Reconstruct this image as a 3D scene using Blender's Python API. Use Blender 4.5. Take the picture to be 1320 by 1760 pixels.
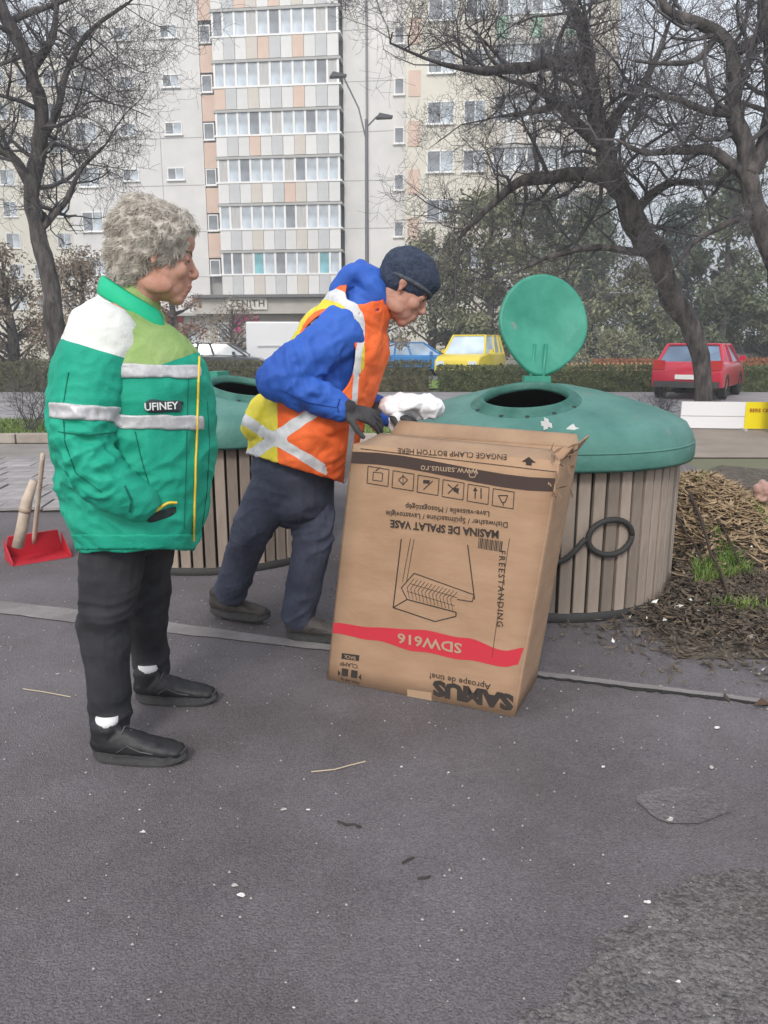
import bpy, bmesh, math, random
from mathutils import Vector, Matrix, noise
from math import sin, cos, pi, radians, sqrt, atan2
random.seed(7)
S = bpy.context.scene
COL = S.collection
for o in list(bpy.data.objects): bpy.data.objects.remove(o)

# ------------------------------------------------------------------ camera
CAM_H = 1.30; PITCH = radians(12.4); F = 1300.0
cd = bpy.data.cameras.new('camera'); cam = bpy.data.objects.new('camera', cd); COL.objects.link(cam)
cam.location = (0, 0, CAM_H); cam.rotation_euler = (pi/2 - PITCH, 0, 0)
cd.sensor_fit = 'VERTICAL'; cd.sensor_height = 36; cd.lens = F/1760*36
cd.clip_start = 0.05; cd.clip_end = 900
S.camera = cam
# ------------------------------------------------------------------ world, sun, exposure
w = bpy.data.worlds.new('World'); S.world = w; w.use_nodes = True
nt = w.node_tree; nt.nodes.clear()
out = nt.nodes.new('ShaderNodeOutputWorld')
sky = nt.nodes.new('ShaderNodeTexSky'); sky.sky_type = 'NISHITA'; sky.sun_disc = False
sky.sun_elevation = radians(38); sky.sun_rotation = radians(200); sky.dust_density = 4; sky.air_density = 1.0
b1 = nt.nodes.new('ShaderNodeBackground'); b1.inputs[1].default_value = 0.05
nt.links.new(sky.outputs[0], b1.inputs[0])
b2 = nt.nodes.new('ShaderNodeBackground'); b2.inputs[1].default_value = 0.76
tc = nt.nodes.new('ShaderNodeTexCoord'); cn = nt.nodes.new('ShaderNodeTexNoise'); cn.inputs['Scale'].default_value = 2.2; cn.inputs['Detail'].default_value = 5
cr = nt.nodes.new('ShaderNodeValToRGB'); cr.color_ramp.elements[0].position = .35; cr.color_ramp.elements[0].color = (.76, .84, .95, 1)
cr.color_ramp.elements[1].position = .62; cr.color_ramp.elements[1].color = (1, 1, 1, 1)
nt.links.new(tc.outputs['Generated'], cn.inputs['Vector']); nt.links.new(cn.outputs[0], cr.inputs[0]); nt.links.new(cr.outputs[0], b2.inputs[0])
ad = nt.nodes.new('ShaderNodeAddShader'); nt.links.new(b1.outputs[0], ad.inputs[0]); nt.links.new(b2.outputs[0], ad.inputs[1]); nt.links.new(ad.outputs[0], out.inputs[0])
sd = bpy.data.lights.new('sun', 'SUN'); sd.energy = 1.5; sd.angle = radians(12); sd.color = (1, .96, .9)
so = bpy.data.objects.new('sun', sd); COL.objects.link(so); so.rotation_euler = (radians(48), radians(12), radians(-22)); so.location = (0, -5, 20)
S.view_settings.view_transform = 'Standard'; S.view_settings.look = 'None'; S.view_settings.gamma = 1
S.view_settings.exposure = 0.45; S.view_settings.use_curve_mapping = False

# ------------------------------------------------------------------ pixel <-> world (photo pixels, 1320 x 1760)
def ray(px, py):
    u = (px-660)/F; v = (880-py)/F
    return Vector((u, cos(PITCH)+v*sin(PITCH), -sin(PITCH)+v*cos(PITCH)))
def P(px, py, d):
    r = ray(px, py); t = d/r.y
    return Vector((0, 0, CAM_H)) + r*t
def G(px, py, z=0.0):
    r = ray(px, py); t = (z-CAM_H)/r.z
    return Vector((0, 0, CAM_H)) + r*t

# ------------------------------------------------------------------ materials
MATS = {}
def mat(name, c, rough=.7, c2=None, scale=8, detail=6, bump=0, bscale=None, metal=0, spec=.4, speck=None, coat=0, stretch=None, lo=.35, hi=.65, gen=False, rnd=0):
    if name in MATS: return MATS[name]
    m = bpy.data.materials.new(name); m.use_nodes = True; n = m.node_tree; L = n.links
    b = n.nodes['Principled BSDF']; b.inputs['Roughness'].default_value = rough; b.inputs['Metallic'].default_value = metal
    b.inputs['Specular IOR Level'].default_value = spec; b.inputs['Coat Weight'].default_value = coat
    b.inputs['Base Color'].default_value = (*c, 1)
    t = n.nodes.new('ShaderNodeTexCoord'); src = t.outputs['Generated' if gen else 'Object']
    if stretch:
        mp = n.nodes.new('ShaderNodeMapping'); mp.inputs['Scale'].default_value = stretch; L.new(src, mp.inputs[0]); src = mp.outputs[0]
    if c2:
        ns = n.nodes.new('ShaderNodeTexNoise'); ns.inputs['Scale'].default_value = scale; ns.inputs['Detail'].default_value = detail; ns.inputs['Roughness'].default_value = .62
        L.new(src, ns.inputs['Vector'])
        r = n.nodes.new('ShaderNodeValToRGB'); r.color_ramp.elements[0].position = lo; r.color_ramp.elements[1].position = hi
        r.color_ramp.elements[0].color = (*c, 1); r.color_ramp.elements[1].color = (*c2, 1); L.new(ns.outputs[0], r.inputs[0])
        colr = r.outputs[0]
        if speck:
            s2 = n.nodes.new('ShaderNodeTexNoise'); s2.inputs['Scale'].default_value = speck[0]; s2.inputs['Detail'].default_value = 2
            L.new(src, s2.inputs['Vector'])
            r2 = n.nodes.new('ShaderNodeValToRGB'); r2.color_ramp.elements[0].position = speck[1]; r2.color_ramp.elements[1].position = speck[1]+.05
            L.new(s2.outputs[0], r2.inputs[0]); mx = n.nodes.new('ShaderNodeMixRGB'); mx.inputs[2].default_value = (*speck[2], 1)
            L.new(r2.outputs[0], mx.inputs[0]); L.new(colr, mx.inputs[1]); colr = mx.outputs[0]
        if rnd:      # each piece (slat, slab) a little lighter or darker
            oi = n.nodes.new('ShaderNodeObjectInfo'); mr = n.nodes.new('ShaderNodeMapRange'); mr.inputs[3].default_value = 1-rnd; mr.inputs[4].default_value = 1+rnd
            hs = n.nodes.new('ShaderNodeHueSaturation'); L.new(oi.outputs['Random'], mr.inputs[0]); L.new(mr.outputs[0], hs.inputs['Value']); L.new(colr, hs.inputs['Color']); colr = hs.outputs[0]
        L.new(colr, b.inputs['Base Color'])
    if bump:
        nb = n.nodes.new('ShaderNodeTexNoise'); nb.inputs['Scale'].default_value = bscale or scale*4; nb.inputs['Detail'].default_value = 5; L.new(src, nb.inputs['Vector'])
        bp = n.nodes.new('ShaderNodeBump'); bp.inputs['Strength'].default_value = min(1, bump); bp.inputs['Distance'].default_value = .01*max(1, bump)
        L.new(nb.outputs[0], bp.inputs['Height']); L.new(bp.outputs[0], b.inputs['Normal'])
    MATS[name] = m; return m
def glass(name, c=(.12, .15, .17), rough=.06):
    return mat(name, c, rough, (c[0]*2.2+.04, c[1]*2.2+.05, c[2]*2.2+.06), scale=.7, detail=2, spec=.8)

# ------------------------------------------------------------------ object helpers
def link(name, me, parent=None, m=None, smooth=False):
    if m is not None and not me.materials: me.materials.append(m)
    if smooth:
        me.polygons.foreach_set('use_smooth', [True]*len(me.polygons))
    o = bpy.data.objects.new(name, me); COL.objects.link(o)
    if parent: o.parent = parent
    return o
def tag(o, label=None, cat=None, group=None, kind=None):
    if label: o['label'] = label
    if cat: o['category'] = cat
    if group: o['group'] = group
    if kind: o['kind'] = kind
    return o
def empty(name, loc, rz=0, label=None, cat=None, group=None):
    o = bpy.data.objects.new(name, None); COL.objects.link(o); o.location = loc; o.rotation_euler = (0, 0, rz); o.empty_display_size = .1
    return tag(o, label, cat, group)
def mesh(V, Fc):
    me = bpy.data.meshes.new('m'); me.from_pydata([tuple(v) for v in V], [], Fc); me.update(); return me
class MB:
    def __init__(s): s.v = []; s.f = []
    def add(s, V, Fc):
        k = len(s.v); s.v += [tuple(v) for v in V]; s.f += [tuple(i+k for i in f) for f in Fc]; return s
    def box(s, x0, x1, y0, y1, z0, z1, M=None):
        V = [Vector((x, y, z)) for z in (z0, z1) for y in (y0, y1) for x in (x0, x1)]
        if M: V = [M @ v for v in V]
        return s.add(V, [(0, 2, 3, 1), (4, 5, 7, 6), (0, 1, 5, 4), (2, 6, 7, 3), (0, 4, 6, 2), (1, 3, 7, 5)])
    def hexa(s, b, t):   # bottom quad, top quad (same order ccw seen from above)
        return s.add(list(b)+list(t), [(3, 2, 1, 0), (4, 5, 6, 7), (0, 1, 5, 4), (1, 2, 6, 5), (2, 3, 7, 6), (3, 0, 4, 7)])
    def tube(s, pts, rad, n=6, cap=True):
        pts = [Vector(p) for p in pts]; m = len(pts)
        if not hasattr(rad, '__len__'): rad = [rad]*m
        base = len(s.v); prev = None
        for i, p in enumerate(pts):
            t = (pts[min(i+1, m-1)]-pts[max(i-1, 0)]);
            if t.length < 1e-9: t = Vector((0, 0, 1))
            t.normalize()
            if prev is None:
                a = t.cross(Vector((0, 0, 1)));
                if a.length < .05: a = t.cross(Vector((1, 0, 0)))
            else: a = prev - t*prev.dot(t)
            a.normalize(); prev = a; b = t.cross(a)
            for k in range(n):
                an = 2*pi*k/n; s.v.append(tuple(p+(a*cos(an)+b*sin(an))*rad[i]))
        for i in range(m-1):
            for k in range(n):
                q = base+i*n; s.f.append((q+k, q+(k+1) % n, q+n+(k+1) % n, q+n+k))
        if cap:
            s.f.append(tuple(base+k for k in reversed(range(n)))); s.f.append(tuple(base+(m-1)*n+k for k in range(n)))
        return s
    def lathe(s, prof, n=48, c=(0, 0, 0), a0=0, a1=2*pi):
        full = abs(a1-a0-2*pi) < 1e-6; base = len(s.v); cnt = n if full else n+1; c = Vector(c)
        for r, z in prof:
            for k in range(cnt):
                an = a0+(a1-a0)*k/n; s.v.append(tuple(c+Vector((r*cos(an), r*sin(an), z))))
        for i in range(len(prof)-1):
            for k in range(n):
                k2 = (k+1) % cnt; s.f.append((base+i*cnt+k, base+i*cnt+k2, base+(i+1)*cnt+k2, base+(i+1)*cnt+k))
        return s
    def build(s, name, m, parent=None, smooth=False):
        me = mesh(s.v, s.f); return link(name, me, parent, m, smooth)
def bevel(o, wdt=.01, seg=2):
    md = o.modifiers.new('b', 'BEVEL'); md.width = wdt; md.segments = seg; md.limit_method = 'ANGLE'; return o
def bake(o):
    dg = bpy.context.evaluated_depsgraph_get(); ev = o.evaluated_get(dg)
    me = bpy.data.meshes.new_from_object(ev); o.modifiers.clear(); old = o.data; o.data = me; bpy.data.meshes.remove(old); return o
def copy_tree(o, parent=None):
    c = o.copy(); COL.objects.link(c)
    c.parent = parent
    for ch in list(o.children): copy_tree(ch, c)
    return c
def nz(p, s=1.0, off=0.0):
    return noise.noise(Vector((p[0]*s+off, p[1]*s+off*1.7, p[2]*s-off)))

def loft(mb, pts, rad, ref=(0, 1, 0), n=18, sub=5, caps=True):
    """closed tapered tube; rad = list of (ra, rb): ra along ref, rb across"""
    P_ = [Vector(p) for p in pts]; R_ = [(r, r) if not hasattr(r, '__len__') else r for r in rad]
    def cr(a, b, c, d, t):
        return .5*((2*b)+(c-a)*t+(2*a-5*b+4*c-d)*t*t+(3*b-a-3*c+d)*t**3)
    Q = []; RR = []
    m = len(P_)
    for i in range(m-1):
        for k in range(sub):
            t = k/sub; i0 = max(i-1, 0); i3 = min(i+2, m-1)
            Q.append(cr(P_[i0], P_[i], P_[i+1], P_[i3], t))
            RR.append(tuple(R_[i][j]*(1-(t*t*(3-2*t)))+R_[i+1][j]*(t*t*(3-2*t)) for j in (0, 1)))
    Q.append(P_[-1]); RR.append(R_[-1])
    if caps:
        t0 = (Q[0]-Q[1]).normalized(); t1 = (Q[-1]-Q[-2]).normalized(); A = []; B = []
        for th in (80, 60, 35, 15):
            q = radians(th); A.append((Q[0]+t0*min(RR[0])*sin(q), tuple(x*cos(q) for x in RR[0]))); B.insert(0, (Q[-1]+t1*min(RR[-1])*sin(q), tuple(x*cos(q) for x in RR[-1])))
        Q = [a[0] for a in A]+Q+[b[0] for b in B]; RR = [a[1] for a in A]+RR+[b[1] for b in B]
    ref = Vector(ref); base = len(mb.v); M_ = len(Q)
    for i, p in enumerate(Q):
        t = (Q[min(i+1, M_-1)]-Q[max(i-1, 0)]).normalized()
        a = ref - t*ref.dot(t)
        if a.length < .05: a = Vector((1, 0, 0)) - t*t.x
        a.normalize(); b = t.cross(a)
        for k in range(n):
            an = 2*pi*k/n; mb.v.append(tuple(p+a*cos(an)*RR[i][0]+b*sin(an)*RR[i][1]))
    for i in range(M_-1):
        for k in range(n):
            q = base+i*n; mb.f.append((q+k, q+(k+1) % n, q+n+(k+1) % n, q+n+k))
    mb.f.append(tuple(base+k for k in reversed(range(n)))); mb.f.append(tuple(base+(M_-1)*n+k for k in range(n)))
    return mb
def ell(mb, c, r, axes=None, n=16):
    """ellipsoid, axes = 3 vectors"""
    ax = axes or (Vector((1, 0, 0)), Vector((0, 1, 0)), Vector((0, 0, 1))); c = Vector(c); base = len(mb.v); m = n//2
    for i in range(1, m):
        th = pi*i/m
        for k in range(n):
            ph = 2*pi*k/n
            mb.v.append(tuple(c+ax[0]*r[0]*sin(th)*cos(ph)+ax[1]*r[1]*sin(th)*sin(ph)+ax[2]*r[2]*cos(th)))
    tp = len(mb.v); mb.v.append(tuple(c+ax[2]*r[2])); mb.v.append(tuple(c-ax[2]*r[2]))
    for i in range(m-2):
        for k in range(n):
            q = base+i*n; mb.f.append((q+k, q+n+k, q+n+(k+1) % n, q+(k+1) % n))
    for k in range(n):
        mb.f.append((tp, base+k, base+(k+1) % n)); q = base+(m-2)*n; mb.f.append((tp+1, q+(k+1) % n, q+k))
    return mb
def organic(name, mb, m, parent, voxel=.006, smooth=6, disp=None, sfac=.5):
    o = link(name, mesh(mb.v, mb.f), parent, m)
    md = o.modifiers.new('r', 'REMESH'); md.mode = 'VOXEL'; md.voxel_size = voxel; md.use_smooth_shade = True
    ms = o.modifiers.new('s', 'SMOOTH'); ms.iterations = smooth; ms.factor = sfac
    bake(o); me = o.data
    if not me.materials: me.materials.append(m)
    if disp:
        ns = [v.normal.copy() for v in me.vertices]
        for v, nn in zip(me.vertices, ns): v.co = v.co + nn*disp(v.co, nn)
        me.update()
    me.polygons.foreach_set('use_smooth', [True]*len(me.polygons)); return o
def smooth_edges(bm, it=10):
    """irons out the saw-tooth edges between material zones and along cut rims"""
    nb = {}
    for e in bm.edges:
        lf = e.link_faces
        if len(lf) == 1 or (len(lf) == 2 and lf[0].material_index != lf[1].material_index):
            a, b = e.verts; nb.setdefault(a, []).append(b); nb.setdefault(b, []).append(a)
    for _ in range(it):
        new = {v: v.co*.4+sum((u.co for u in n), Vector((0, 0, 0)))/len(n)*.6 for v, n in nb.items() if len(n) == 2}
        for v, c in new.items(): v.co = c
def text(name, s, m, parent, origin, right, up, size, depth=.0008, align='CENTER', bold=0, sx=1.0, spacing=1.0):
    cu = bpy.data.curves.new('t', 'FONT'); cu.body = s; cu.size = size; cu.align_x = align; cu.align_y = 'CENTER'; cu.extrude = depth; cu.offset = bold; cu.space_character = spacing; cu.resolution_u = 2
    t = bpy.data.objects.new('t', cu); COL.objects.link(t); bpy.context.view_layer.update()
    dg = bpy.context.evaluated_depsgraph_get(); me = bpy.data.meshes.new_from_object(t.evaluated_get(dg)); bpy.data.objects.remove(t)
    r = Vector(right).normalized(); u = Vector(up).normalized(); nn = r.cross(u); og = Vector(origin)
    for v in me.vertices: v.co = og + r*v.co.x*sx + u*v.co.y + nn*v.co.z
    me.materials.clear(); me.materials.append(m); me.update()
    return link(name, me, parent)
# ================================================================== SETTING
asphalt = mat('asphalt', (.088, .080, .086), .88, (.172, .160, .166), scale=1.3, detail=13, bump=.9, bscale=170, speck=(150, .69, (.27, .26, .26)), lo=.28, hi=.75)
asph2 = mat('asphalt_road', (.20, .19, .20), .9, (.28, .27, .27), scale=1.2, bump=.3, bscale=40)
def aggregate(m, sc, lo, hi, fac=.55, bmp=.5):
    n = m.node_tree; L = n.links; b = n.nodes['Principled BSDF']; old = b.inputs['Base Color'].links[0].from_socket
    tc_ = n.nodes.new('ShaderNodeTexCoord'); v = n.nodes.new('ShaderNodeTexVoronoi'); v.inputs['Scale'].default_value = sc; L.new(tc_.outputs['Object'], v.inputs['Vector'])
    bw = n.nodes.new('ShaderNodeSeparateColor'); L.new(v.outputs['Color'], bw.inputs[0]); r = n.nodes.new('ShaderNodeValToRGB'); r.color_ramp.elements[0].color = (*lo, 1); r.color_ramp.elements[1].color = (*hi, 1); r.color_ramp.elements[0].position = .1; r.color_ramp.elements[1].position = .95
    L.new(bw.outputs[0], r.inputs[0]); mx = n.nodes.new('ShaderNodeMixRGB'); mx.inputs[0].default_value = fac; L.new(old, mx.inputs[1]); L.new(r.outputs[0], mx.inputs[2])
    big = n.nodes.new('ShaderNodeTexNoise'); big.inputs['Scale'].default_value = .9; big.inputs['Detail'].default_value = 7; big.inputs['Roughness'].default_value = .65; L.new(tc_.outputs['Object'], big.inputs['Vector'])
    r2 = n.nodes.new('ShaderNodeValToRGB'); r2.color_ramp.elements[0].position = .35; r2.color_ramp.elements[1].position = .65; r2.color_ramp.elements[0].color = (.80, .77, .76, 1); r2.color_ramp.elements[1].color = (1.26, 1.25, 1.30, 1); L.new(big.outputs[0], r2.inputs[0])
    mu = n.nodes.new('ShaderNodeMixRGB'); mu.blend_type = 'MULTIPLY'; mu.inputs[0].default_value = 1; L.new(mx.outputs[0], mu.inputs[1]); L.new(r2.outputs[0], mu.inputs[2]); L.new(mu.outputs[0], b.inputs['Base Color'])
    bp = n.nodes.new('ShaderNodeBump'); bp.invert = True; bp.inputs['Strength'].default_value = bmp; bp.inputs['Distance'].default_value = .003; L.new(v.outputs['Distance'], bp.inputs['Height'])
    if b.inputs['Normal'].links: L.new(b.inputs['Normal'].links[0].from_socket, bp.inputs['Normal'])
    L.new(bp.outputs[0], b.inputs['Normal'])
aggregate(asphalt, 230, (.060, .055, .058), (.215, .200, .205), .38, .45)
# main asphalt: a finely divided, gently uneven sheet near the camera, plain beyond
def sheet(name, x0, x1, y0, y1, z, m, nx=1, ny=1, amp=0, fq=1.5):
    V = []; Fc = []
    for j in range(ny+1):
        for i in range(nx+1):
            x = x0+(x1-x0)*i/nx; y = y0+(y1-y0)*j/ny
            e = min(1, (x-x0)*3, (x1-x)*3, (y-y0)*3, (y1-y)*3)
            V.append((x, y, z+(amp*e*(nz((x, y, 0), fq)+.4*nz((x, y, 3), fq*3.3)) if amp else 0)))
    for j in range(ny):
        for i in range(nx):
            a = j*(nx+1)+i; Fc.append((a, a+1, a+nx+2, a+nx+1))
    o = link(name, mesh(V, Fc), None, m, True); return tag(o, kind='structure')
sheet('ground', -400, 400, -20, 600, -.012, mat('far_ground', (.10, .12, .06), .95, (.16, .15, .10), scale=.3))
sheet('asphalt_pavement', -5.2, 3.4, -1.0, 8.9, 0, asphalt, 86, 99, .0018)
# lower-right older coarse asphalt patch: a sheet a few mm up, with a ragged edge
def patch(name, pts, z, m, amp=.02):
    c = sum((Vector(p) for p in pts), Vector((0, 0, 0)))/len(pts); V = []; n = len(pts)
    for i in range(n):
        a = Vector(pts[i]); b = Vector(pts[(i+1) % n])
        for k in range(10):
            q = a.lerp(b, k/10); j = amp*nz(q, 9); V.append((q.x+j, q.y+amp*nz(q, 9, 5), z))
    N = n*10
    o = link(name, mesh(V, [tuple(range(N))]), None, m)
    if o.data.polygons[0].normal.z < 0: o.data.flip_normals()
    return tag(o, kind='structure')
coarse = mat('coarse_asphalt', (.070, .066, .066), .9, (.185, .175, .168), scale=9, detail=13, bump=2.2, bscale=60, speck=(90, .70, (.30, .29, .28)))
aggregate(coarse, 150, (.050, .047, .047), (.22, .205, .20), .50, .8)
patch('asphalt_patch', [G(1320, 1500), G(1200, 1500), G(1080, 1600), G(960, 1700), G(900, 1790), G(1400, 1790), G(1500, 1500)], .0042, coarse, .045)
mh = mat('patched_asphalt', (.100, .092, .096), .88, (.180, .168, .172), scale=3, detail=13, bump=1.5, bscale=70)
aggregate(mh, 230, (.068, .062, .065), (.225, .208, .214), .4, .45)
cxy = G(1175, 1385); patch('round_asphalt_patch', [cxy+Vector((.14*cos(a*pi/6), .09*sin(a*pi/6), 0)) for a in range(12)], .0040, mh, .03)
# seam strip of concrete running across the asphalt
conc = mat('concrete', (.17, .158, .158), .88, (.25, .235, .232), scale=5, bump=.5, bscale=60)
sp = [G(-60, 1024), G(0, 1034), G(143, 1050), G(300, 1072), G(560, 1108), G(917, 1154), G(1192, 1188), G(1330, 1205)]
sq = [G(-60, 1048), G(0, 1055), G(143, 1073), G(300, 1090), G(560, 1118), G(917, 1163), G(1192, 1194), G(1330, 1212)]
V = []; Fc = []
for i in range(len(sp)-1):
    for k in range(8):
        a = sp[i].lerp(sp[i+1], k/8); b = sq[i].lerp(sq[i+1], k/8); j = .008*nz(a, 12); V += [(a.x, a.y+j, .0046), (b.x, b.y+j*1.4, .0046)]
for i in range(len(V)//2-1): Fc.append((2*i, 2*i+1, 2*i+3, 2*i+2))
tag(link('concrete_strip', mesh(V, Fc), None, conc), kind='structure')
crk = MB(); pts = [G(917+403*t/40, 1164+49*t/40+random.uniform(-1.5, 1.5)) for t in range(41)]
crk.tube([p+Vector((0, 0, .0035)) for p in pts], [.004+.003*random.random() for _ in pts], 4)
tag(crk.build('pavement_crack', mat('crack', (.02, .02, .02), .95)), kind='structure')
# soil bed right of the near container
soil = mat('soil', (.045, .035, .028), .95, (.13, .11, .085), scale=14, bump=1.6, bscale=50, speck=(60, .64, (.3, .27, .22)))
bed = [G(1150, 1062), G(1225, 1078), G(1300, 1066), G(1420, 1050), G(1560, 900), G(1400, 815), G(1240, 800), G(1150, 830)]
patch('soil_bed', bed, .0055, soil, .05)
# path, road, verge strips behind the containers
tan = mat('tan_path', (.22, .185, .155), .9, (.29, .245, .205), scale=1.5, bump=.3, bscale=30)
sheet('tan_path', 1.0, 22, 8.92, 12.6, .002, tan)
sheet('left_verge_path', -14, .99, 8.92, 10.2, .002, mat('worn_paving', (.19, .175, .16), .9, (.26, .24, .22), scale=2, bump=.3, bscale=30))
grassm = mat('grass_base', (.055, .10, .02), .95, (.13, .17, .05), scale=5, bump=.8, bscale=60)
sheet('grass_strip', -16, 1.3, 10.42, 13.4, .03, grassm, 20, 6, .03)
kb = MB(); x = -14
kerbm = mat('kerb_stone', (.27, .23, .20), .85, (.37, .33, .29), scale=4, bump=.4, bscale=40)
kroot = tag(empty('kerb', (0, 10.3, 0)), kind='structure')
kme = None
for i in range(15):
    o = MB().box(-.49, .49, -.07, .07, 0, .13).build('kerb_stone', kerbm, kroot) if kme is None else link('kerb_stone', kme, kroot)
    kme = o.data; o.location = (-13.5+i*1.0, 0, random.uniform(-.006, .006))
    if i == 0: bevel(o, .012)
    else: bevel(o, .012)
sheet('road', -60, 60, 13.45, 22.0, .0, asph2, 40, 4)
sheet('lawn', -80, 80, 23.2, 29.5, .03, mat('lawn_green', (.10, .17, .03), .95, (.17, .24, .06), scale=2, bump=.6, bscale=30))
sheet('car_park', -80, 80, 29.6, 48, .01, mat('car_park_asphalt', (.14, .14, .15), .9, (.2, .2, .21), scale=1))
# square paving slabs at the left (each slab its own part)
slabm = mat('paving_slab', (.22, .205, .21), .85, (.33, .31, .31), scale=3, bump=.5, bscale=50, rnd=.18)
pv = tag(empty('paving', (-3.6, 6.5, 0)), kind='structure')
tag(sheet('paving_bed', -5.0, -2.2, 5.9, 8.85, .005, mat('joint_dirt', (.035, .03, .027), .95)), kind='structure')
sme = None
for i in range(8):
    for j in range(8):
        if sme is None:
            o = MB().box(-.17, .17, -.17, .17, 0, .022).build('slab', slabm, pv); sme = o.data
        else: o = link('slab', sme, pv)
        o.location = (-4.75+.36*i+.18*(j % 2)+random.uniform(-.01, .01)+3.6, 6.1+.355*j-6.5, .006+random.uniform(0, .008)); o.rotation_euler = (random.uniform(-.01, .01), random.uniform(-.01, .01), random.uniform(-.04, .04)+.1)

# grass blades
def blades(name, area, n, h, m, label=None, spread=.02, kind='stuff', wid=.004, lie=0):
    mb = MB()
    for _ in range(n):
        x, y, z = area(); a = random.uniform(0, 2*pi); hh = h*random.uniform(.4, 1.2); d = Vector((cos(a), sin(a), 0)); ln = random.uniform(.1, .9)+lie
        p = Vector((x, y, z)); q = Vector((-d.y, d.x, 0))*wid*random.uniform(.6, 1.5)
        m1 = p+d*hh*.35*ln+Vector((0, 0, hh*(.6 if not lie else .25))); t = p+d*hh*ln+Vector((0, 0, hh*(1 if not lie else random.uniform(.0, .5))))
        mb.add([p-q, p+q, m1+q*.8, m1-q*.8, t], [(0, 1, 2, 3), (3, 2, 4)])
    o = mb.build(name, m); return tag(o, label or name.replace('_', ' '), None, None, kind)
gblade = mat('grass_blade', (.09, .16, .03), .8, (.20, .26, .08), scale=3)
blades('grass', lambda: (random.uniform(-11, 1.2), random.uniform(10.45, 13.3), .03), 16000, .07, gblade, wid=.008)
hb = mat('dry_hedge', (.05, .055, .03), .9, (.16, .15, .09), scale=6)
def hedge(name, x0, x1, y0, y1, h, m, label, n=14000, sz=.05, cat='hedge', group=None):
    mb = MB().box(x0+.1, x1-.1, y0+.1, y1-.1, 0, h*.86); t = Vector((0, 0, 0))
    for _ in range(n):
        x = random.uniform(x0, x1); y = random.uniform(y0, y1); z = random.uniform(0, h)
        s = random.random()
        if s < .45: y = y0+random.uniform(-.05, .06)
        elif s < .8: z = h+random.uniform(-.07, .07)+.05*nz((x, y, 0), 1.4)
        a = Vector((random.gauss(0, 1), random.gauss(0, 1), random.gauss(0, 1))).normalized()*sz*random.uniform(.5, 1.4)
        b = a.cross(Vector((random.gauss(0, 1), random.gauss(0, 1), random.gauss(0, 1)))).normalized()*sz*random.uniform(.1, .5)
        p = Vector((x, y, z)); mb.add([p-a, p+b, p+a, p-b], [(0, 1, 2, 3)])
    o = mb.build(name, m); return tag(o, label, cat, group)
hedge('hedge', -22, 1.4, 22.1, 22.9, .80, hb, 'low clipped bare-twig hedge along the road behind the two people', 30000)
hedge('hedge', 1.55, 12, 22.1, 22.9, .68, mat('hedge_green', (.05, .07, .03), .9, (.14, .16, .07), scale=5), 'low green-brown hedge on the right beyond the open lid, beside the red car', 16000)
hedge('hedge', 8.2, 22, 30.0, 30.7, .75, mat('hedge_rust', (.22, .07, .03), .9, (.36, .15, .07), scale=5), 'rust-coloured hedge at the far side of the lawn', 11000)

# picket fence
pw = mat('picket_wood', (.42, .20, .10), .8, (.55, .33, .2), scale=6)
fe = empty('picket_fence', (7.4, 29.9, 0), 0, 'low orange-brown picket fence in front of the rust-coloured hedge', 'fence')
MB().box(-1.4, 3.5, .02, .05, .2, .25).build('rail', pw, fe); MB().box(-1.4, 3.5, .02, .05, .5, .55).build('rail', pw, fe)
pm = None
for i in range(28):
    o = MB().add([(-.045, -.01, 0), (.045, -.01, 0), (.045, -.01, .6), (0, -.01, .68), (-.045, -.01, .6), (-.045, .015, 0), (.045, .015, 0), (.045, .015, .6), (0, .015, .68), (-.045, .015, .6)], [(0, 1, 2, 3, 4), (9, 8, 7, 6, 5), (0, 5, 6, 1), (1, 6, 7, 2), (2, 7, 8, 3), (3, 8, 9, 4), (4, 9, 5, 0)]).build('picket', pw, fe) if pm is None else link('picket', pm, fe)
    pm = o.data; o.location = (-1.35+.178*i, 0, 0)

# ================================================================== APARTMENT BLOCK
BD = 51.0; YAW = -radians(6.5)
org = P(480, 595, BD); org.z = 0
bld = empty('apartment_block', org, YAW, 'tall pale panel apartment block with striped balcony fronts filling the left half of the picture', 'building')
Mi = (Matrix.Translation(org) @ Matrix.Rotation(YAW, 4, 'Z')).inverted()
def bl(px, py, off=0.0):      # photo pixel on the facade plane (pushed out by off) -> building coordinates
    r = ray(px, py); o = Vector((0, 0, CAM_H)); d = (Mi.to_3x3() @ r); oo = Mi @ o
    t = (-off-oo.y)/d.y; q = oo+d*t; return q.x, q.z
wallm = mat('wall_render', (.60, .595, .59), .9, (.72, .71, .70), scale=.35, detail=8, bump=.2, bscale=3)
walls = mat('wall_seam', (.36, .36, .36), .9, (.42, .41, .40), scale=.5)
cream = mat('cream_render', (.64, .61, .54), .9, (.72, .69, .61), scale=.4, bump=.2, bscale=3)
pinkm = mat('pink_panel', (.62, .47, .39), .9, (.68, .53, .45), scale=1)
beige = mat('beige_panel', (.56, .52, .47), .9, (.62, .58, .53), scale=1)
greyp = mat('grey_panel', (.50, .51, .52), .9, (.56, .57, .58), scale=1)
whitep = mat('white_panel', (.66, .665, .66), .9, (.72, .72, .715), scale=1, rnd=.06)
greenp = mat('green_panel', (.30, .48, .36), .9, (.36, .54, .42), scale=1)
frm = mat('white_frame', (.80, .80, .80), .5)
gls = glass('window_glass', (.24, .27, .30)); gls2 = glass('window_glass_teal', (.08, .22, .25)); gls3 = glass('window_glass_dark', (.10, .11, .125))
ledge = mat('ledge', (.42, .42, .41), .8)
H = 27.0
xL, _ = bl(118, 300); x1, _ = bl(352, 300); x2, _ = bl(592, 300); x3, _ = bl(700, 300); xR, _ = bl(1058, 60)
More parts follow.
